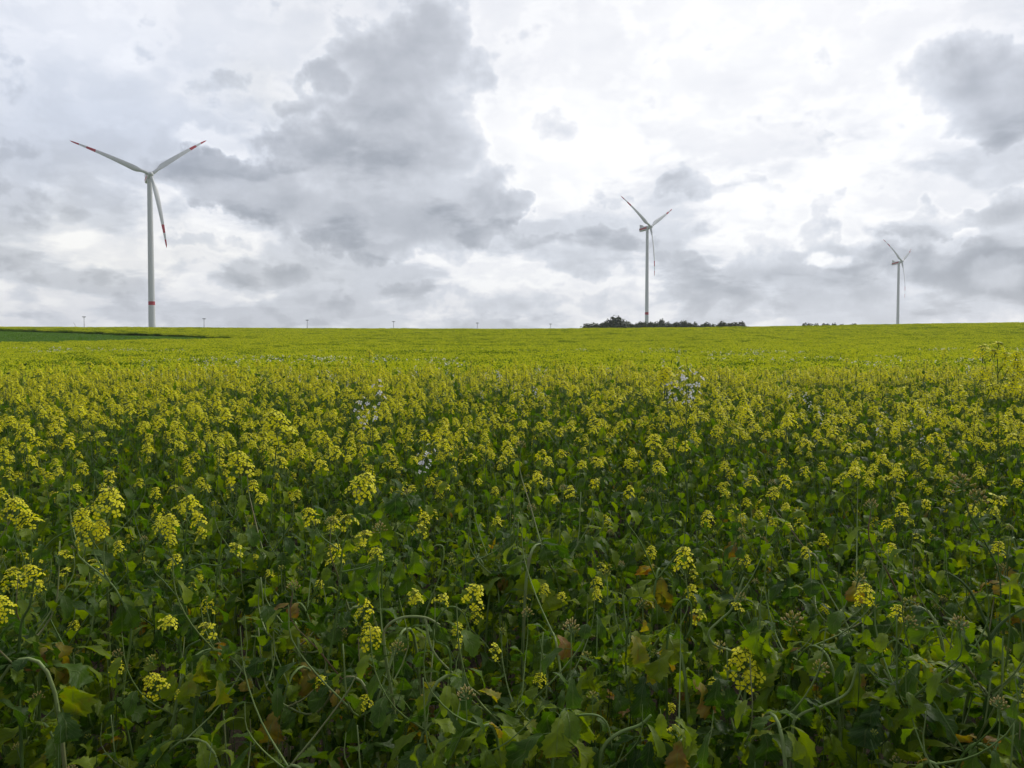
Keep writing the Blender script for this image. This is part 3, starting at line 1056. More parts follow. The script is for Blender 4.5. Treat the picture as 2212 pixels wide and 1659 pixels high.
hp('mustard plant with thick S-shaped stem ending at a single large yellow head, lower right', 1.55, (2960, 0),
   [([(2905, 3000), (2960, 2880), (2985, 2740), (2980, 2650), (2940, 2610), (2860, 2580), (2835, 2530), (2880, 2480), (2930, 2430), (2975, 2310)], .0065)],
   [(2982, 2700, 'c', 5, 1.55), (3010, 2740, 'c', 3, 1.1), (2950, 2440, 'c', 6, .8), (2880, 2600, 'b', 0, 1.5)],
   [(3060, 2500, 230, .14, .42), (2880, 2700, 190, .13, .1), (3010, 2540, 10, .1, .5), (2900, 2740, 270, .1, .12)], tint=.66)
hp('mustard plant with a heavy stem sweeping low across the bottom, beside a wide dark leaf', 1.4, (2400, 0),
   [([(2400, 3060), (2420, 2980), (2480, 2930), (2560, 2900), (2605, 2860)], .009), ([(2230, 2930), (2290, 2870), (2380, 2860), (2430, 2900), (2450, 3000)], .005)],
   [(2650, 2950, 'c', 6, 1.0), (2690, 2950, 'c', 4, 1.0)],
   [(2600, 2960, 200, .19, .02), (2650, 2890, 300, .13, .5), (2280, 3010, 260, .15, .48), (2620, 3020, 330, .16, .04)], tint=.55)
hp('mustard plant with long bare stem curving through the gap at the lower right', 1.5, (3400, 0),
   [([(3170, 2930), (3200, 2860), (3300, 2820), (3390, 2770), (3425, 2680), (3455, 2560), (3450, 2500)], .0065)],
   [(3170, 2510, 'b', 1, 2.0), (3275, 2690, 'b', 1, 1.6), (3430, 2330, 'b', 0, 1.6), (3640, 2430, 'b', 0, 1.7), (3630, 2510, 'b', 1, 1.5)],
   [(3470, 2500, 200, .1, .35), (3180, 2780, 30, .12, .12), (3320, 2870, 240, .13, .45), (3480, 2840, 280, .14, .1), (3790, 2520, 200, .15, .4)], tint=.68)
hp('mustard plant with dark upright stem forking into a wide Y at the right edge', 1.5, (3950, 0),
   [([(3930, 2980), (3950, 2800), (3960, 2560), (3900, 2400), (3850, 2330), (3790, 2290)], .0075), ([(3960, 2560), (4000, 2500), (4080, 2440), (4160, 2410)], .006)],
   [(3960, 2030, 'c', 6, 1.2)], [(3950, 2560, 30, .1, .5), (4080, 2330, 200, .16, .5), (4060, 2640, 240, .13, .5), (3850, 2880, 200, .14, .08)], tint=.15)
hp('mustard plant with dry straw-coloured head on a dark diagonal stalk, right', 1.9, (4020, 0),
   [([(4000, 2320), (3930, 2150), (3880, 2060), (3860, 2000)], .005)], [(3850, 1960, 'b', 1, 2.6), (3900, 2010, 'b', 1, 2.2), (3960, 2070, 'c', 4, 1.2)], [(3900, 2150, 260, .08, .5)], tint=.15)
hp('tallest mustard plant with several spreading twigs, rising above the far field at right', 3.3, (3990, 0),
   [([(3990, 1800), (3992, 1560), (3990, 1440), (3985, 1400)], .006), ([(3990, 1580), (4020, 1500), (4050, 1460), (4060, 1440)], .003),
    ([(3990, 1600), (3960, 1520), (3940, 1450), (3930, 1420)], .003), ([(3992, 1520), (3975, 1450), (3965, 1420)], .002), ([(3992, 1500), (4010, 1440), (4015, 1430)], .002)],
   [(3985, 1405, 'c', 4, 1.9), (4060, 1450, 'c', 0, 1.7), (3930, 1430, 'c', 7, 1.6), (3965, 1430, 'c', 4, 1.6), (4020, 1440, 'c', 2, 1.7), (4070, 1500, 'c', 1, 1.8), (3920, 1520, 'c', 5, 1.5), (4000, 1480, 'c', 2, 1.6), (4045, 1560, 'c', 5, 1.6), (3960, 1580, 'c', 1, 1.5)],
   [(3990, 1700, 0, .08, .3), (3990, 1640, 180, .08, .3)], tint=.3)
hp('slender mustard plant with dark wavy stalk and big yellow head, left of the white flowers', 2.4, (2720, 0),
   [([(2750, 1960), (2700, 1830), (2690, 1720), (2670, 1620), (2665, 1560)], .004), ([(2695, 1750), (2760, 1710), (2780, 1690)], .002)],
   [(2660, 1545, 'c', 5, 1.5), (2650, 1520, 'c', 1, 1.2)], [(2700, 1850, 0, .08, .25)], tint=.12)
hp('radish plant with loose white flowers rising above the yellow heads, right of centre', 2.5, (2740, 0),
   [([(2740, 1900), (2745, 1700), (2755, 1560), (2750, 1530)], .004), ([(2745, 1720), (2700, 1620), (2690, 1570)], .0025), ([(2748, 1680), (2775, 1600), (2785, 1560)], .0025)],
   [(2745, 1540, 'w', 0, 1.0), (2690, 1580, 'w', 1, .8), (2780, 1565, 'w', 2, 1.0), (2712, 1525, 'w', 1, .6), (2750, 1600, 'w', 2, .8), (2670, 1575, 'w', 0, .6)],
   [(2745, 1760, 0, .08, .2)], tint=.3, name='radish_plant', cat='radish plant')
hp('radish plant with pale lilac flowers between yellow heads, left of centre', 2.7, (1490, 0),
   [([(1490, 1900), (1490, 1720), (1485, 1640)], .004), ([(1490, 1720), (1430, 1650), (1430, 1630)], .0025)],
   [(1432, 1640, 'w', 0, .8), (1495, 1655, 'w', 2, .8), (1455, 1690, 'w', 1, .6), (1520, 1580, 'w', 1, .9)], [(1490, 1800, 0, .08, .2)], tint=.3, name='radish_plant', cat='radish plant')
hp('radish plant with a few white blossoms low among the leaves, centre', 2.2, (1680, 0),
   [([(1700, 2050), (1690, 1900), (1694, 1860)], .003), ([(1695, 1930), (1720, 1860), (1715, 1830)], .002)],
   [(1692, 1870, 'w', 1, .7), (1712, 1835, 'w', 2, .7)], [(1690, 1950, 200, .08, .2)], tint=.3, name='radish_plant', cat='radish plant')


# ------------------------------------------------------------------ crop behind: one object of instances
def hidden_collection(name, meshes):
    c = bpy.data.collections.new(name)
    for i, me in enumerate(meshes):
        o = bpy.data.objects.new("%s_%02d" % (name, i), me)
        c.objects.link(o)
    return c


def crop_object(name, coll, pts, base_mesh_builder=None, mats=(), labelkw=None):
    """pts: array [x,y,z,rot,scale,idx,tiltx,tilty]; loose points carry the instances, faces stay as they are"""
    mb = base_mesh_builder or MB()
    nb = len(mb.v)
    mb.v.extend([(p[0], p[1], p[2]) for p in pts])
    mb.t.extend([0.0] * len(pts))
    mb.lp.extend([(0, 0, 0)] * len(pts))
    me = mb.mesh(name, list(mats))
    n = len(mb.v)
    for nm, idx in (('irot', 3), ('iscale', 4)):
        a = me.attributes.new(nm, 'FLOAT', 'POINT')
        arr = np.zeros(n, dtype=np.float32)
        arr[nb:] = pts[:, idx]
        a.data.foreach_set('value', arr)
    a = me.attributes.new('iidx', 'INT', 'POINT')
    arr = np.full(n, -1, dtype=np.int32)
    arr[nb:] = pts[:, 5].astype(np.int32)
    a.data.foreach_set('value', arr)
    o = obj(name, me)
    ng = bpy.data.node_groups.new(name + '_nodes', 'GeometryNodeTree')
    ng.interface.new_socket('Geometry', in_out='INPUT', socket_type='NodeSocketGeometry')
    ng.interface.new_socket('Geometry', in_out='OUTPUT', socket_type='NodeSocketGeometry')
    N = ng.nodes
    gi, go = N.new('NodeGroupInput'), N.new('NodeGroupOutput')
    ci = N.new('GeometryNodeCollectionInfo')
    ci.inputs['Collection'].default_value = coll
    ci.inputs['Separate Children'].default_value = True
    ci.inputs['Reset Children'].default_value = True
    iop = N.new('GeometryNodeInstanceOnPoints')
    iop.inputs['Pick Instance'].default_value = True

    def na(nm, dt):
        q = N.new('GeometryNodeInputNamedAttribute')
        q.data_type = dt
        q.inputs['Name'].default_value = nm
        return [s_ for s_ in q.outputs if s_.enabled and s_.name == 'Attribute'][0]
    ii = na('iidx', 'INT')
    cmp_ = N.new('FunctionNodeCompare')
    cmp_.data_type = 'INT'
    cmp_.operation = 'GREATER_EQUAL'
    isk = [s_ for s_ in cmp_.inputs if s_.enabled]
    ng.links.new(ii, isk[0])
    isk[1].default_value = 0
    ng.links.new(gi.outputs[0], iop.inputs['Points'])
    ng.links.new(cmp_.outputs[0], iop.inputs['Selection'])
    ng.links.new(ci.outputs[0], iop.inputs['Instance'])
    ng.links.new(ii, iop.inputs['Instance Index'])
    cx = N.new('ShaderNodeCombineXYZ')
    ng.links.new(na('irot', 'FLOAT'), cx.inputs[2])
    ng.links.new(cx.outputs[0], iop.inputs['Rotation'])
    cs_ = N.new('ShaderNodeCombineXYZ')
    sc_ = na('iscale', 'FLOAT')
    for k in range(3):
        ng.links.new(sc_, cs_.inputs[k])
    ng.links.new(cs_.outputs[0], iop.inputs['Scale'])
    jn = N.new('GeometryNodeJoinGeometry')
    ng.links.new(iop.outputs[0], jn.inputs[0])
    if len(mb.f):
        ng.links.new(gi.outputs[0], jn.inputs[0])
    ng.links.new(jn.outputs[0], go.inputs[0])
    md = o.modifiers.new('instances', 'NODES')
    md.node_group = ng
    return o


nr = np.random.default_rng(5)
rng = random.Random(77)

# prototypes: 10 flowering plants, 4 leafy ones, 3 white-flowered radish, then far patches
protos = []
for k in range(10):
    st, fo, hd = gen_plant(rng, 1.12, 'upright', 1, flowering=.97, yellow=.05, nbr=rng.choice((2, 3, 4, 5)), headp=.88)
    protos.append(merged(st, fo, hd).mesh('crop_plant', MERGE_MATS))
for k in range(4):
    st, fo, hd = gen_plant(rng, 1.05, 'upright', 1, flowering=.5, yellow=.1, nbr=3, headp=.4, leafy_=1.2)
    protos.append(merged(st, fo, hd).mesh('crop_plant', MERGE_MATS))
for k in range(3):
    st, fo, hd = gen_plant(rng, 1.12, 'upright', 1, white=True, yellow=.05, nbr=4)
    protos.append(merged(st, fo, hd).mesh('crop_plant', MERGE_MATS))
NP = len(protos)


def far_patch(rg, size=1.6, density=50, heads=4, white=0.0, yellow=.85):
    mb = MB()
    n = int(size * size * density)
    for _ in range(n):
        x, y = rg.uniform(-size / 2, size / 2), rg.uniform(-size / 2, size / 2)
        H = rg.uniform(.86, 1.14)
        wh = rg.random() < white
        for k in range(heads):
            a, rr = rg.uniform(0, 6.28), rg.uniform(0, .12)
            cx, cy, cz = x + cos(a) * rr, y + sin(a) * rr, H - rg.uniform(0, .16)
            s_ = rg.uniform(.018, .034)
            tn = rg.uniform(.6, 1.0)
            if rg.random() > yellow:
                tn = rg.uniform(.2, .5)
            for q in range(3):
                Rm = rot_to((rg.uniform(-1, 1), rg.uniform(-1, 1), rg.uniform(.2, 1)), rg.uniform(0, 6))
                c = Vector((cx + rg.uniform(-.012, .012), cy + rg.uniform(-.012, .012), cz + rg.uniform(-.012, .012)))
                mb.add([tuple(c + Rm @ Vector(v)) for v in ((-s_, -s_ * .6, 0), (s_ * .7, -s_, s_ * .3), (s_, s_ * .7, 0), (-s_ * .5, s_, s_ * .3))],
                       [(0, 1, 2, 3)], tn, None, 1 if wh else 0)
        for k in range(4):
            Rm = rot_to((rg.uniform(-1, 1), rg.uniform(-1, 1), rg.uniform(.3, 1)), rg.uniform(0, 6))
            s_ = rg.uniform(.025, .05)
            c = Vector((x + rg.uniform(-.1, .1), y + rg.uniform(-.1, .1), H - rg.uniform(.12, .5)))
            mb.add([tuple(c + Rm @ Vector(v)) for v in ((-s_, -s_ * .5, 0), (s_, -s_ * .4, 0), (s_ * 1.1, s_ * .4, 0), (-s_, s_ * .5, 0))], [(0, 1, 2, 3)], rg.uniform(.0, .35))
    return mb.mesh('crop_patch', [M['far'], M['white']], smooth=False)


patches = [far_patch(rng) for _ in range(5)] + [far_patch(rng, yellow=.35) for _ in range(2)] + [far_patch(rng, white=.06, yellow=.5)]
coll = hidden_collection('crop_parts', protos + patches)


def lown(x, y, f, ph=0.0):
    return (np.sin(x * f + ph) + np.sin(y * f * 1.3 + ph * 2.1) + np.sin((x + y) * f * .73 + ph * .7) + np.sin((x - 1.7 * y) * f * 1.9 + 2 * ph)) / 4


P = []
# mid field, plant by plant
for (ya, yb, cell) in ((YS, 7.0, .148), (7.0, 13.0, .160)):
    ny_ = int((yb - ya) / cell)
    for j in range(ny_):
        y = ya + (j + .5) * cell
        half = .86 * y + .8
        nx_ = int(2 * half / cell)
        x = -half + (np.arange(nx_) + .5) * cell + nr.uniform(-.45, .45, nx_) * cell
        yy = y + nr.uniform(-.45, .45, nx_) * cell
        z = ground(x, yy) - .01
        s = nr.uniform(.84, 1.06, nx_) + .05 * lown(x, yy, 1.7)
        tall = nr.random(nx_) < .035
        s = np.where(tall, s * 1.10, s)
        bare = np.clip((5.2 - yy) * .25, 0, 1) + .27
        u0 = nr.random(nx_)
        gap = (lown(x, yy, 2.3, 1.0) > .48) & (u0 < .8)
        u = nr.random(nx_)
        idx = nr.integers(0, 10, nx_)
        idx = np.where((u < bare) | gap, nr.integers(10, 14, nx_), idx)
        wp = .005 + .035 * (yy > 8.0) * (lown(x, yy, .6, 3.0) > .05) + .03 * (yy > 5.5) * (lown(x, yy, .9, 5.0) > .45)
        idx = np.where(nr.random(nx_) < wp, nr.integers(14, 17, nx_), idx)
        P.append(np.stack([x, yy, z, nr.uniform(0, 6.28, nx_), s, idx], 1))
# beside the individually built plants, outside the frame
for y in np.arange(1.5, YS, .15):
    for sgn in (-1, 1):
        x = sgn * (.66 * y + .36 + np.arange(0, 1.5, .15)) + nr.uniform(-.05, .05, 10)
        yy = y + nr.uniform(-.05, .05, 10)
        P.append(np.stack([x, yy, ground(x, yy) - .01, nr.uniform(0, 6.28, 10), nr.uniform(.8, .95, 10), nr.integers(10, 14, 10)], 1))
# far field, patch by patch
cell = 1.35
for y in np.concatenate([np.arange(12.6, 40, 1.1), np.arange(40, 262, cell)]):
    half = 1.0 * y + 3
    nx_ = int(2 * half / cell)
    x = -half + (np.arange(nx_) + .5) * cell + nr.uniform(-.3, .3, nx_) * cell
    yy = y + nr.uniform(-.3, .3, nx_) * cell
    keep = ~in_plot(x, yy)
    # tramlines and thin spots
    z = ground(x, yy) + nr.uniform(-.10, .10, nx_) + .09 * lown(x, yy, .35)
    thin = (lown(x * .25, yy, .28, 2.0) > .36) | (np.abs(yy - 118 - .16 * x + 3 * np.sin(x * .05)) < 1.6) & (x > -30) | (np.abs(yy - 152 - .10 * x) < 1.2) & (x > -60)
    u = nr.random(nx_)
    idx = nr.integers(0, 5, nx_) + NP
    idx = np.where(((thin & (u < .6)) | (u < .12)), nr.integers(5, 7, nx_) + NP, idx)
    idx = np.where(((yy < 75) & (yy > 30) & (lown(x, yy, .21, 4.0) > .25) & (u < .5)), 7 + NP, idx)
    s = nr.uniform(.93, 1.05, nx_)
    q = np.stack([x, yy, z, nr.uniform(0, 6.28, nx_), s, idx], 1)
    P.append(q[keep])
P = np.concatenate(P, 0)
print('crop instances', len(P), 'near', NEAR_COUNT)
# under-layer sheet of the far field (stops where the plot lies)
sh = MB()
ysheet = np.concatenate([np.arange(14, 110, 2.0), np.arange(110, 270, 2.5)])
us = np.linspace(-1.03, 1.03, 236)
GX = us[None, :] * ysheet[:, None]
GY = np.repeat(ysheet[:, None], len(us), 1)
GZ = ground(GX, GY) + .80 + .05 * lown(GX, GY, .35)
nu = len(us)
inp = in_plot(GX, GY)
sf = []
for j in range(len(ysheet) - 1):
    for i in range(nu - 1):
        if not (inp[j, i] or inp[j + 1, i] or inp[j, i + 1] or inp[j + 1, i + 1]):
            sf.append((j * nu + i, j * nu + i + 1, (j + 1) * nu + i + 1, (j + 1) * nu + i))
sh.add(list(map(tuple, np.stack([GX, GY, GZ], -1).reshape(-1, 3).tolist())), sf)
crop = crop_object('mustard_crop', coll, P, sh, [M['canopy']])
tag(crop, 'dense yellow flowering mustard crop covering the field up to the crest', 'crop', kind='stuff')


# low green crop in the plot
def green_patch(rg, size=1.6):
    mb = MB()
    for _ in range(260):
        x, y = rg.uniform(-size / 2, size / 2), rg.uniform(-size / 2, size / 2)
        Rm = rot_to((rg.uniform(-1, 1), rg.uniform(-1, 1), rg.uniform(.2, 1.2)), rg.uniform(0, 6))
        s_ = rg.uniform(.04, .09)
        c = Vector((x, y, rg.uniform(.15, .42)))
        mb.add([tuple(c + Rm @ Vector(v)) for v in ((-s_, -s_ * .4, 0), (s_, -s_ * .4, 0), (s_ * 1.1, s_ * .4, 0), (-s_, s_ * .4, 0))], [(0, 1, 2, 3)], rg.uniform(.0, 1))
    return mb.mesh('green_patch', [M['green']], smooth=False)


M['green'] = leafy('low_crop_green', [(0.0, (0.070, 0.16, 0.010)), (1.0, (0.14, 0.26, 0.018))], transl=.3, veins=False)
gp = hidden_collection('green_parts', [green_patch(rng) for _ in range(4)])
Q = []
for y in np.arange(90, 200, 1.35):
    xa, xb = -1.02 * y, -.30 * y
    nx_ = int((xb - xa) / 1.35)
    x = xa + (np.arange(nx_) + .5) * 1.35 + nr.uniform(-.3, .3, nx_)
    yy = y + nr.uniform(-.3, .3, nx_)
    kp = in_plot(x, yy)
    Q.append(np.stack([x, yy, ground(x, yy), nr.uniform(0, 6.28, nx_), nr.uniform(.9, 1.1, nx_), nr.integers(0, 4, nx_)], 1)[kp])
Q = np.concatenate(Q, 0)
sh2 = MB()
GZ2 = ground(GX, GY) + .12
sf = []
for j in range(len(ysheet) - 1):
    for i in range(nu - 1):
        if inp[j, i] or inp[j + 1, i] or inp[j, i + 1] or inp[j + 1, i + 1]:
            sf.append((j * nu + i, j * nu + i + 1, (j + 1) * nu + i + 1, (j + 1) * nu + i))
sh2.add(list(map(tuple, np.stack([GX, GY, GZ2], -1).reshape(-1, 3).tolist())), sf, .2)
tag(crop_object('green_crop', gp, Q, sh2, [M['green']]), 'strip of low dark green crop without flowers on the hillside at left', 'crop', kind='stuff')


# ------------------------------------------------------------------ wind turbines
def blade_sections(R_, cone, n=44):
    """list of rings along +Z (span); X = chord towards trailing edge, Y = axial (upwind)"""
    rings = []
    for i in range(n + 1):
        s = i / n
        s = s ** 1.0
        z = 1.6 + (R_ - 1.6) * s
        if s < .04:
            ch, th = 2.5, 2.4
        elif s < .20:
            k = (s - .04) / .16
            k = k * k * (3 - 2 * k)
            ch, th = 2.5 + 1.75 * k, 2.4 - 1.35 * k
        else:
            k = (s - .20) / .80
            ch = 3.45 * (1 - k) ** .95 + .80
            ch = ch if s > .20 else 4.25
            ch = min(4.25, ch)
            th = max(.10, 1.05 * (1 - k) ** 1.3)
        if s > .97:
            ch *= max(.12, 1 - (s - .97) / .034)
        tw = R(24) * (1 - s) ** 2.2 + R(4)
        circ = 1 if s < .04 else max(0, 1 - (s - .04) / .10)
        z_ax = R_ * (tan(R(4.5)) * s + (tan(cone) - tan(R(4.5))) * s * s)
        pts = []
        m_ = 16
        for k in range(m_):
            a = 2 * pi * k / m_
            xc = (1 - cos(a)) / 2
            yt = sin(a) * .5 * (0.9 * (1 - xc) ** .6 * math.sqrt(max(xc, 1e-4)) * 2.2 if True else 0)
            ax_, ay_ = (xc - .30) * ch, yt * th
            cx_, cy_ = -cos(a) * th * .5, sin(a) * th * .5
            px_, py_ = ax_ * (1 - circ) + cx_ * circ, ay_ * (1 - circ) + cy_ * circ
            pts.append((px_ * cos(tw) + py_ * sin(tw), -px_ * sin(tw) + py_ * cos(tw) + z_ax, z))
        rings.append((s, pts))
    return rings


def loft(rings, mat=0, cap0=True, cap1=True):
    mb = MB()
    m_ = len(rings[0])
    vs = [p for r in rings for p in r]
    fs = [(i * m_ + k, i * m_ + (k + 1) % m_, (i + 1) * m_ + (k + 1) % m_, (i + 1) * m_ + k) for i in range(len(rings) - 1) for k in range(m_)]
    if cap0:
        fs.append(tuple(range(m_))[::-1])
    if cap1:
        fs.append(tuple((len(rings) - 1) * m_ + k for k in range(m_)))
    mb.add(vs, fs, 0, None, mat)
    return mb


def ring_circle(r, z, n=40, c=(0, 0)):
    return [(c[0] + r * cos(2 * pi * k / n), c[1] + r * sin(2 * pi * k / n), z) for k in range(n)]


def rrect(x, w_, h_, cz, rad, n=5):
    """rounded rectangle in the YZ plane at x"""
    pts = []
    for (sy, sz, a0) in ((1, 1, 0), (-1, 1, 90), (-1, -1, 180), (1, -1, 270)):
        for k in range(n):
            a = R(a0 + 90 * k / (n - 1))
            pts.append((x, sy * (w_ / 2 - rad) + cos(a) * rad, cz + sz * (h_ / 2 - rad) + sin(a) * rad))
    return pts


def autosmooth(o, ang=40):
    me = o.data
    me.polygons.foreach_set('use_smooth', np.ones(len(me.polygons), dtype=bool))
    try:
        me.set_sharp_from_angle(angle=R(ang))
    except Exception:
        pass
    return o


def turbine(label, hub_px, Y, yaw, tilt, cone, phase, band_row, dbase=4.9, dtop=3.4):
    d = ray(hub_px[0] / 4, hub_px[1] / 4)
    H = Vector((0, 0, EYE)) + d * (Y / d.y)
    # the tower stands 4.7 m behind the hub along the nacelle axis
    ax = Vector((sin(yaw) * cos(tilt), -cos(yaw) * cos(tilt), sin(tilt)))
    T = H - ax * 4.7
    z0 = gz(T.x, T.y)
    ztop = T.z - 2.1
    e = bpy.data.objects.new('wind_turbine', None)
    col.objects.link(e)
    e.location = (T.x, T.y, z0)
    tag(e, label, 'wind turbine', 'wind turbines behind the field')
    Ht = ztop - z0
    # tower in three butted pieces round the red ring
    zb = at(hub_px[0] / 4, band_row, Y).z - z0
    bh = 1.45

    def rad(z_):
        return (dbase + (dtop - dbase) * z_ / Ht) / 2
    rings = [ring_circle(rad(z_), z_) for z_ in [-1.0 + (zb - bh + 1.0) * k / 6 for k in range(7)]]
    rings2 = [ring_circle(rad(z_), z_) for z_ in [zb + bh + (Ht - zb - bh) * k / 14 for k in range(15)]]
    mbt = loft(rings)
    mbt.merge(loft(rings2))
    for fz in (.33, .66):
        zz = zb + bh + (Ht - zb - bh) * fz
        mbt.merge(loft([ring_circle(rad(zz) + .03, zz - .12), ring_circle(rad(zz) + .03, zz + .12)]))
    tw = autosmooth(obj('tower', mbt.mesh('tower', [M['tower']]), e))
    autosmooth(obj('red_ring', loft([ring_circle(rad(zb - bh), zb - bh), ring_circle(rad(zb + bh), zb + bh)]).mesh('red_ring', [M['red']]), tw))
    # head frame: local X = axis towards the spinner
    X_ = ax
    Yv = Vector((cos(yaw), sin(yaw), 0))
    Zv = X_.cross(Yv)
    if Zv.z < 0:
        Yv = -Yv
        Zv = X_.cross(Yv)
    Rm = Matrix((X_, Yv, Zv)).transposed().to_4x4()
    base = Matrix.Translation(T - Vector((T.x, T.y, z0))) @ Rm

    def part(name, mb_, mats, parent=e, first=True):
        o = obj(name, mb_.mesh(name, mats), parent)
        if first:
            o.matrix_local = base
        return autosmooth(o)
    prof = [(-10.6, 2.2, 2.3, -.1, .8), (-10.2, 3.2, 3.5, -.1, .9), (-9.3, 3.8, 4.1, 0, .8), (-5, 4.0, 4.3, 0, .7), (1.0, 4.0, 4.3, 0, .7), (1.9, 3.6, 3.9, 0, 1.2), (2.6, 3.2, 3.4, 0, 1.4)]
    nac = part('nacelle', loft([rrect(*q) for q in prof]), [M['tower']])
    for sy in (-1, 1):
        x0, x1 = -9.2, .6
        yo = 2.0 * sy
        mbp = MB()
        v = [(x0, yo * .96, -1.0), (x1, yo, -1.0), (x1, yo, .95), (x0, yo * .96, .95)]
        mbp.add([(a, b_ + .05 * sy, c) for a, b_, c in v] + [(a, b_ - .08 * sy, c) for a, b_, c in v],
                [(0, 1, 2, 3), (7, 6, 5, 4), (0, 4, 5, 1), (1, 5, 6, 2), (2, 6, 7, 3), (3, 7, 4, 0)])
        o = obj('side_panel', mbp.mesh('side_panel', [M['red']], smooth=False), nac)
        tag(o, 'red side panel')
    # cooler: upright radiator frame at the rear with sloping side cheeks
    mbc = MB()

    def boxm(x0, x1, y0, y1, za, zb_, mat=0):
        mbc.add([(x0, y0, za), (x1, y0, za), (x1, y1, za), (x0, y1, za), (x0, y0, zb_), (x1, y0, zb_), (x1, y1, zb_), (x0, y1, zb_)],
                [(0, 3, 2, 1), (4, 5, 6, 7), (0, 1, 5, 4), (1, 2, 6, 5), (2, 3, 7, 6), (3, 0, 4, 7)], 0, None, mat)
    boxm(-8.6, -8.2, -1.7, 1.7, 2.1, 4.9, 1)
    boxm(-8.7, -7.4, -1.75, 1.75, 4.9, 5.1, 0)
    for sy in (-1, 1):
        y0, y1 = 1.72 * sy, 1.86 * sy
        prof2 = [(-8.7, 2.1), (-8.7, 5.1), (-7.2, 5.1), (-4.4, 2.1)]
        v = [(a, y0, b_) for a, b_ in prof2] + [(a, y1, b_) for a, b_ in prof2]
        mbc.add(v, [(0, 1, 2, 3), (7, 6, 5, 4), (0, 4, 5, 1), (1, 5, 6, 2), (2, 6, 7, 3), (3, 7, 4, 0)])
    o = obj('cooler', mbc.mesh('cooler', [M['tower'], M['dark']], smooth=False), nac)
    # spinner
    pr = [(2.75, 1.55), (3.0, 1.9), (4.0, 2.05), (5.2, 2.0), (6.0, 1.7), (6.6, 1.2), (7.0, .65), (7.15, .1)]
    rg_ = [[(x_, r_ * cos(2 * pi * k / 24), r_ * sin(2 * pi * k / 24)) for k in range(24)] for x_, r_ in pr]
    part('spinner', loft(rg_), [M['blade']])
    # blades; rotor plane through x = 4.7 (the hub)
    secs = blade_sections(56.0, cone)
    for k in range(3):
        th = phase + (-pi / 3, pi / 3, pi)[k]
        # span direction in the head frame: Yv*sin + Zv*cos, with the viewer's right = +(cos yaw, sin yaw)
        sgn = 1 if Yv.dot(Vector((cos(yaw), sin(yaw), 0))) > 0 else -1
        span = Vector((0, sgn * sin(th), cos(th)))
        axial = Vector((1, 0, 0))
        # trailing edge trails a rotor turning clockwise for the viewer
        trail = Vector((0, -sgn * cos(th), sin(th)))
        Bm = Matrix((trail, axial, span)).transposed().to_4x4()
        Bm.translation = Vector((4.7, 0, 0))

        def seg(a, b_):
            return [r for s, r in secs if a - 1e-6 <= s <= b_ + 1e-6]
        n_ = 44
        q = lambda f: round(f * n_) / n_
        s1, s2, s3 = q(.68), q(.795), q(.89)
        body = loft(seg(0, s1))
        body.merge(loft(seg(s2, s3)))
        o = obj('blade', body.mesh('blade', [M['blade']]), e)
        o.matrix_local = base @ Bm
        autosmooth(o, 60)
        for (a, b_) in ((s1, s2), (s3, 1.0)):
            autosmooth(obj('red_band', loft(seg(a, b_)).mesh('red_band', [M['red']]), o), 60)
    return e


turbine('tallest white wind turbine at left, seen almost face on, blades spread with red bands', (603, 697.7), 589.6, R(35.1), R(9.7), R(-4), R(-9.5), 303.0, 5.2, 3.6)
turbine('middle white wind turbine seen from the side behind the row of trees', (2602.9, 907.4), 870.9, R(44.3), R(7.5), R(-1.4), R(1.0), 313.3, 4.7, 3.1)
turbine('smallest and farthest white wind turbine, at the right', (3607.6, 1046.2), 1177.9, R(40.5), R(9.7), R(-3.2), R(3.7), 325.0, 4.6, 3.4)


# ------------------------------------------------------------------ masts along the far road
def mast(px, top_row, Y, headw, label):
    t_ = at(px, top_row, Y)
    z0 = gz(t_.x, t_.y)
    H = t_.z - z0
    e = bpy.data.objects.new('mast', None)
    col.objects.link(e)
    e.location = (t_.x, t_.y, z0)
    tag(e, label, 'mast', 'thin masts beyond the crest')
    mb = MB()
    mb.tube([(0, 0, -.5), (0, 0, H * .5), (0, 0, H - .1)], [.16, .13, .10], 10, .3)
    obj('pole', mb.mesh('pole', [M['mast']]), e)
    hw = headw / 2
    mb = MB()
    # shallow winged head: two flat arms rising a little to their ends
    pr = [(-hw, .16, .16), (-hw * .75, .02, .26), (0, -.06, .34), (hw * .75, .02, .26), (hw, .16, .16)]
    rings = [[(x_, -.35, z_ - .0), (x_, .35, z_), (x_, .35, z_ + h_), (x_, -.35, z_ + h_)] for x_, z_, h_ in pr]
    lm = loft(rings)
    o = obj('head', lm.mesh('head', [M['masthead']], smooth=False), e)
    o.location = (0, 0, H - .05)


lm_labels = ['leftmost thin mast with flat head, left of the tallest turbine', 'thin mast with flat head just right of the tallest turbine',
             'third thin mast from the left, under the dark cloud', 'fourth thin mast from the left, near the centre of the crest',
             'fifth thin mast from the left, right of centre', 'rightmost and lowest thin mast, left of the trees']
for (px, row, Y, hwid), lb in zip([(84, 317.1, 330, 1.25), (204, 319, 345, 1.3), (307.2, 320.4, 365, 1.35), (393.5, 321.8, 385, 1.5), (477.3, 323.2, 405, 1.55), (550.5, 324.2, 425, 1.6)], lm_labels):
    mast(px, row, Y, hwid, lb)
# thin slanting rod beside the first mast
a = at(73.6, 322.6, 335)
b = at(76.9, 328.5, 335)
e_ = b + (b - a) * 1.4
mb = MB()
mb.tube([tuple(e_ - e_), tuple(b - e_), tuple(a - e_)], [.12, .09, .05], 6, .3)
tag(obj('leaning_rod', mb.mesh('leaning_rod', [M['mast']]), loc=e_), 'thin grey rod leaning left, poking over the crest beside the leftmost mast', 'rod')


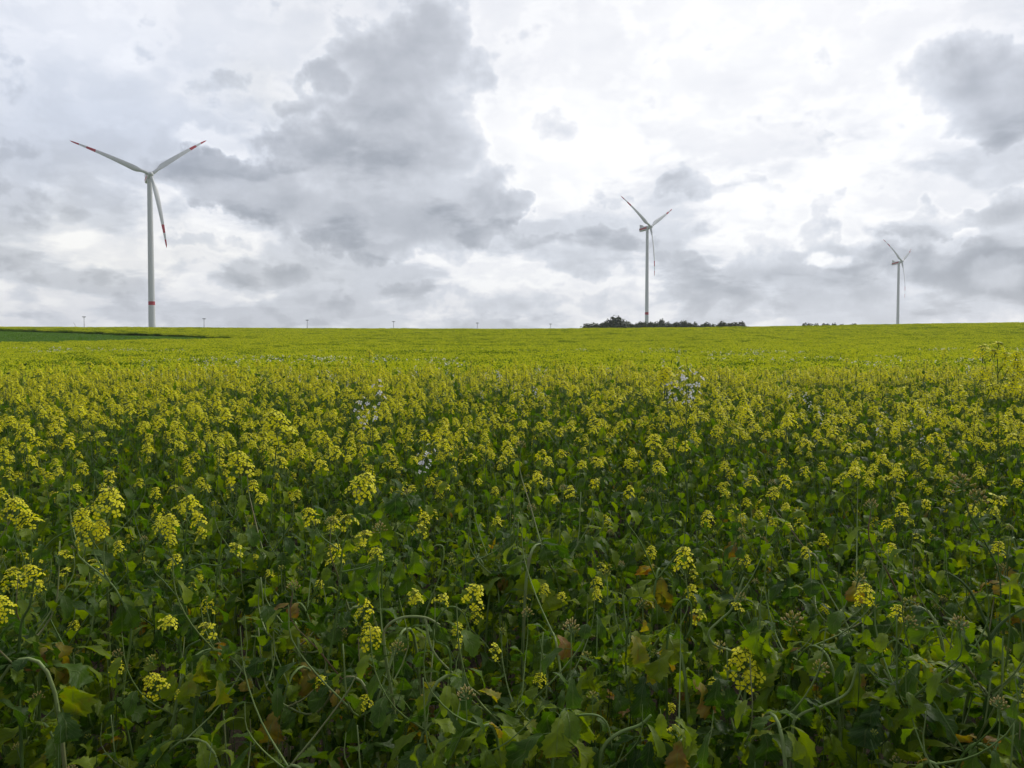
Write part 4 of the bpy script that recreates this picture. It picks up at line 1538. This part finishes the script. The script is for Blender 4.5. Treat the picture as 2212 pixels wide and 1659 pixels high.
# ------------------------------------------------------------------ trees beyond the crest
def tree_mesh(rg, H, W, seed):
    cr, tk = MB(), MB()
    tk.tube([(0, 0, -.5), (rg.uniform(-.2, .2), 0, H * .25), (rg.uniform(-.4, .4), 0, H * .55)], [.45, .33, .2], 8, .3)
    lobes = []
    nl = 11
    for k in range(nl):
        a = k * 2.4
        f = math.sqrt((k + .5) / nl)
        rr = W * .5 * f * .72
        zz = H * (.80 - .34 * f * f) + rg.uniform(-.06, .06) * H
        lobes.append((Vector((cos(a) * rr, sin(a) * rr, zz)), W * rg.uniform(.16, .25)))
        tk.tube([(0, 0, H * .22), (cos(a) * rr * .5, sin(a) * rr * .5, H * .45), tuple(lobes[-1][0])], [.2, .13, .06], 5, .3)
    lobes.append((Vector((0, 0, H * .5)), W * .30))
    for c, r_ in lobes:
        n = int(230 * (r_ / (W * .2)) ** 2)
        for _ in range(n):
            v = Vector((rg.gauss(0, 1), rg.gauss(0, 1), rg.gauss(0, 1))).normalized()
            rad = r_ * (rg.random() ** .35) * (1 + .22 * sin(v.x * 5 + seed) * sin(v.z * 6 + seed * 2))
            p = c + v * rad
            s_ = rg.uniform(.14, .36)
            Rm = rot_to(v + Vector((rg.uniform(-.8, .8), rg.uniform(-.8, .8), rg.uniform(-.5, .8))), rg.uniform(0, 6))
            cr.add([tuple(p + Rm @ Vector(q)) for q in ((-s_, -s_ * .6, 0), (s_ * .8, -s_, .1), (s_, s_ * .7, 0), (-s_ * .6, s_, .1))], [(0, 1, 2, 3)], rg.random())
    return tk.mesh('trunk', [M['bark']]), cr.mesh('crown', [M['tree']], smooth=False)


rt = random.Random(3)
TM = [tree_mesh(rt, 10, 9.5, k) for k in range(5)]


def tree(px4, top4, w4, Y, label, k):
    t_ = at(px4 / 4, top4 / 4, Y)
    z0 = gz(t_.x, t_.y)
    H = t_.z - z0
    W = w4 / 4 / F * Y
    e = bpy.data.objects.new('broadleaf_tree', None)
    col.objects.link(e)
    e.location = (t_.x, t_.y, z0)
    e.rotation_euler = (0, 0, k * 1.7)
    e.scale = (W / 8.6, W / 8.6, H / 9.6)
    tag(e, label, 'tree', 'trees beyond the crest')
    obj('trunk', TM[k % 5][0], e)
    obj('crown', TM[k % 5][1], e)


trees = [
    (2369, 1291, 62, 420, 'low dark tree at the left end of the main tree row'),
    (2343, 1300, 24, 425, 'tiny bush at the very left of the main tree row'),
    (2416, 1284, 46, 415, 'tree tucked against the left side of the largest tree'),
    (2455, 1270, 84, 420, 'largest tree of the row, tall and rounded, left of the middle turbine'),
    (2507, 1286, 52, 424, 'tree on the right shoulder of the largest tree'),
    (2528, 1295, 36, 422, 'small low tree just left of the gap before the middle turbine'),
    (2565, 1288, 52, 410, 'tree directly left of the foot of the middle turbine'),
    (2609, 1281.5, 52, 408, 'tree in front of the foot of the middle turbine'),
    (2643, 1281.5, 46, 414, 'pointed tree just right of the middle turbine'),
    (2675, 1288, 36, 420, 'small tree right of the pointed tree'),
    (2706, 1287.5, 36, 422, 'second small tree right of the pointed tree'),
    (2736, 1284, 42, 416, 'rounded darker tree in the middle of the right half of the row'),
    (2764, 1287, 40, 418, 'tree right of the rounded darker tree'),
    (2786, 1293, 30, 424, 'low sloping tree before the shallow dip in the row'),
    (2824, 1289, 50, 420, 'solitary mound-shaped tree between two dips in the row'),
    (2862, 1299, 26, 426, 'lowest bush in the dip near the right end of the row'),
    (2890, 1288, 42, 414, 'tree on the left side of the last clump'),
    (2928, 1284, 60, 416, 'broad tree in the middle of the last clump'),
    (2960, 1289.5, 38, 420, 'tree on the right side of the last clump'),
    (2978, 1297, 20, 424, 'small bush closing the main row at its right end'),
    (3227, 1291, 40, 470, 'dark rounded tree at the left of the small far clump'),
    (3262, 1296, 30, 478, 'low bush between the two taller trees of the small far clump'),
    (3304, 1288, 42, 474, 'tallest tree of the small far clump'),
    (3338, 1297, 40, 480, 'low flat bush right of the tallest tree of the small far clump'),
    (3372, 1297.5, 44, 478, 'very low bush between the small far clump and the lone tree'),
    (3416, 1293.5, 44, 476, 'lone low tree left of the farthest turbine'),
]
for k, (px, top, wd, Y, lb) in enumerate(trees):
    tree(px, top, wd * 1.5, Y, lb, k)


# ------------------------------------------------------------------ thin haze in the air over the whole place
mb = MB()
x0, x1, y0, y1, z0, z1 = -3600, 3600, -1200, 3900, -1.6, 222
gmin = float(Zg.min())
z0 = gmin - 1.0
mb.add([(x0, y0, z0), (x1, y0, z0), (x1, y1, z0), (x0, y1, z0), (x0, y0, z1), (x1, y0, z1), (x1, y1, z1), (x0, y1, z1)],
       [(0, 3, 2, 1), (4, 5, 6, 7), (0, 1, 5, 4), (1, 2, 6, 5), (2, 3, 7, 6), (3, 0, 4, 7)])
m, t = new_mat('haze_air')
pv = t.n('ShaderNodeVolumePrincipled')
pv.inputs['Color'].default_value = (0.90, 0.93, 1.0, 1)
pv.inputs['Density'].default_value = 0.00013
pv.inputs['Anisotropy'].default_value = 0.3
o = t.n('ShaderNodeOutputMaterial')
t.l(pv.outputs[0], o.inputs['Volume'])
tag(obj('haze', mb.mesh('haze', [m], smooth=False)), 'thin pale haze in the air over the whole field', 'haze', kind='stuff')
print('ground extents', X.min(), X.max(), Yg.min(), Yg.max(), gmin)
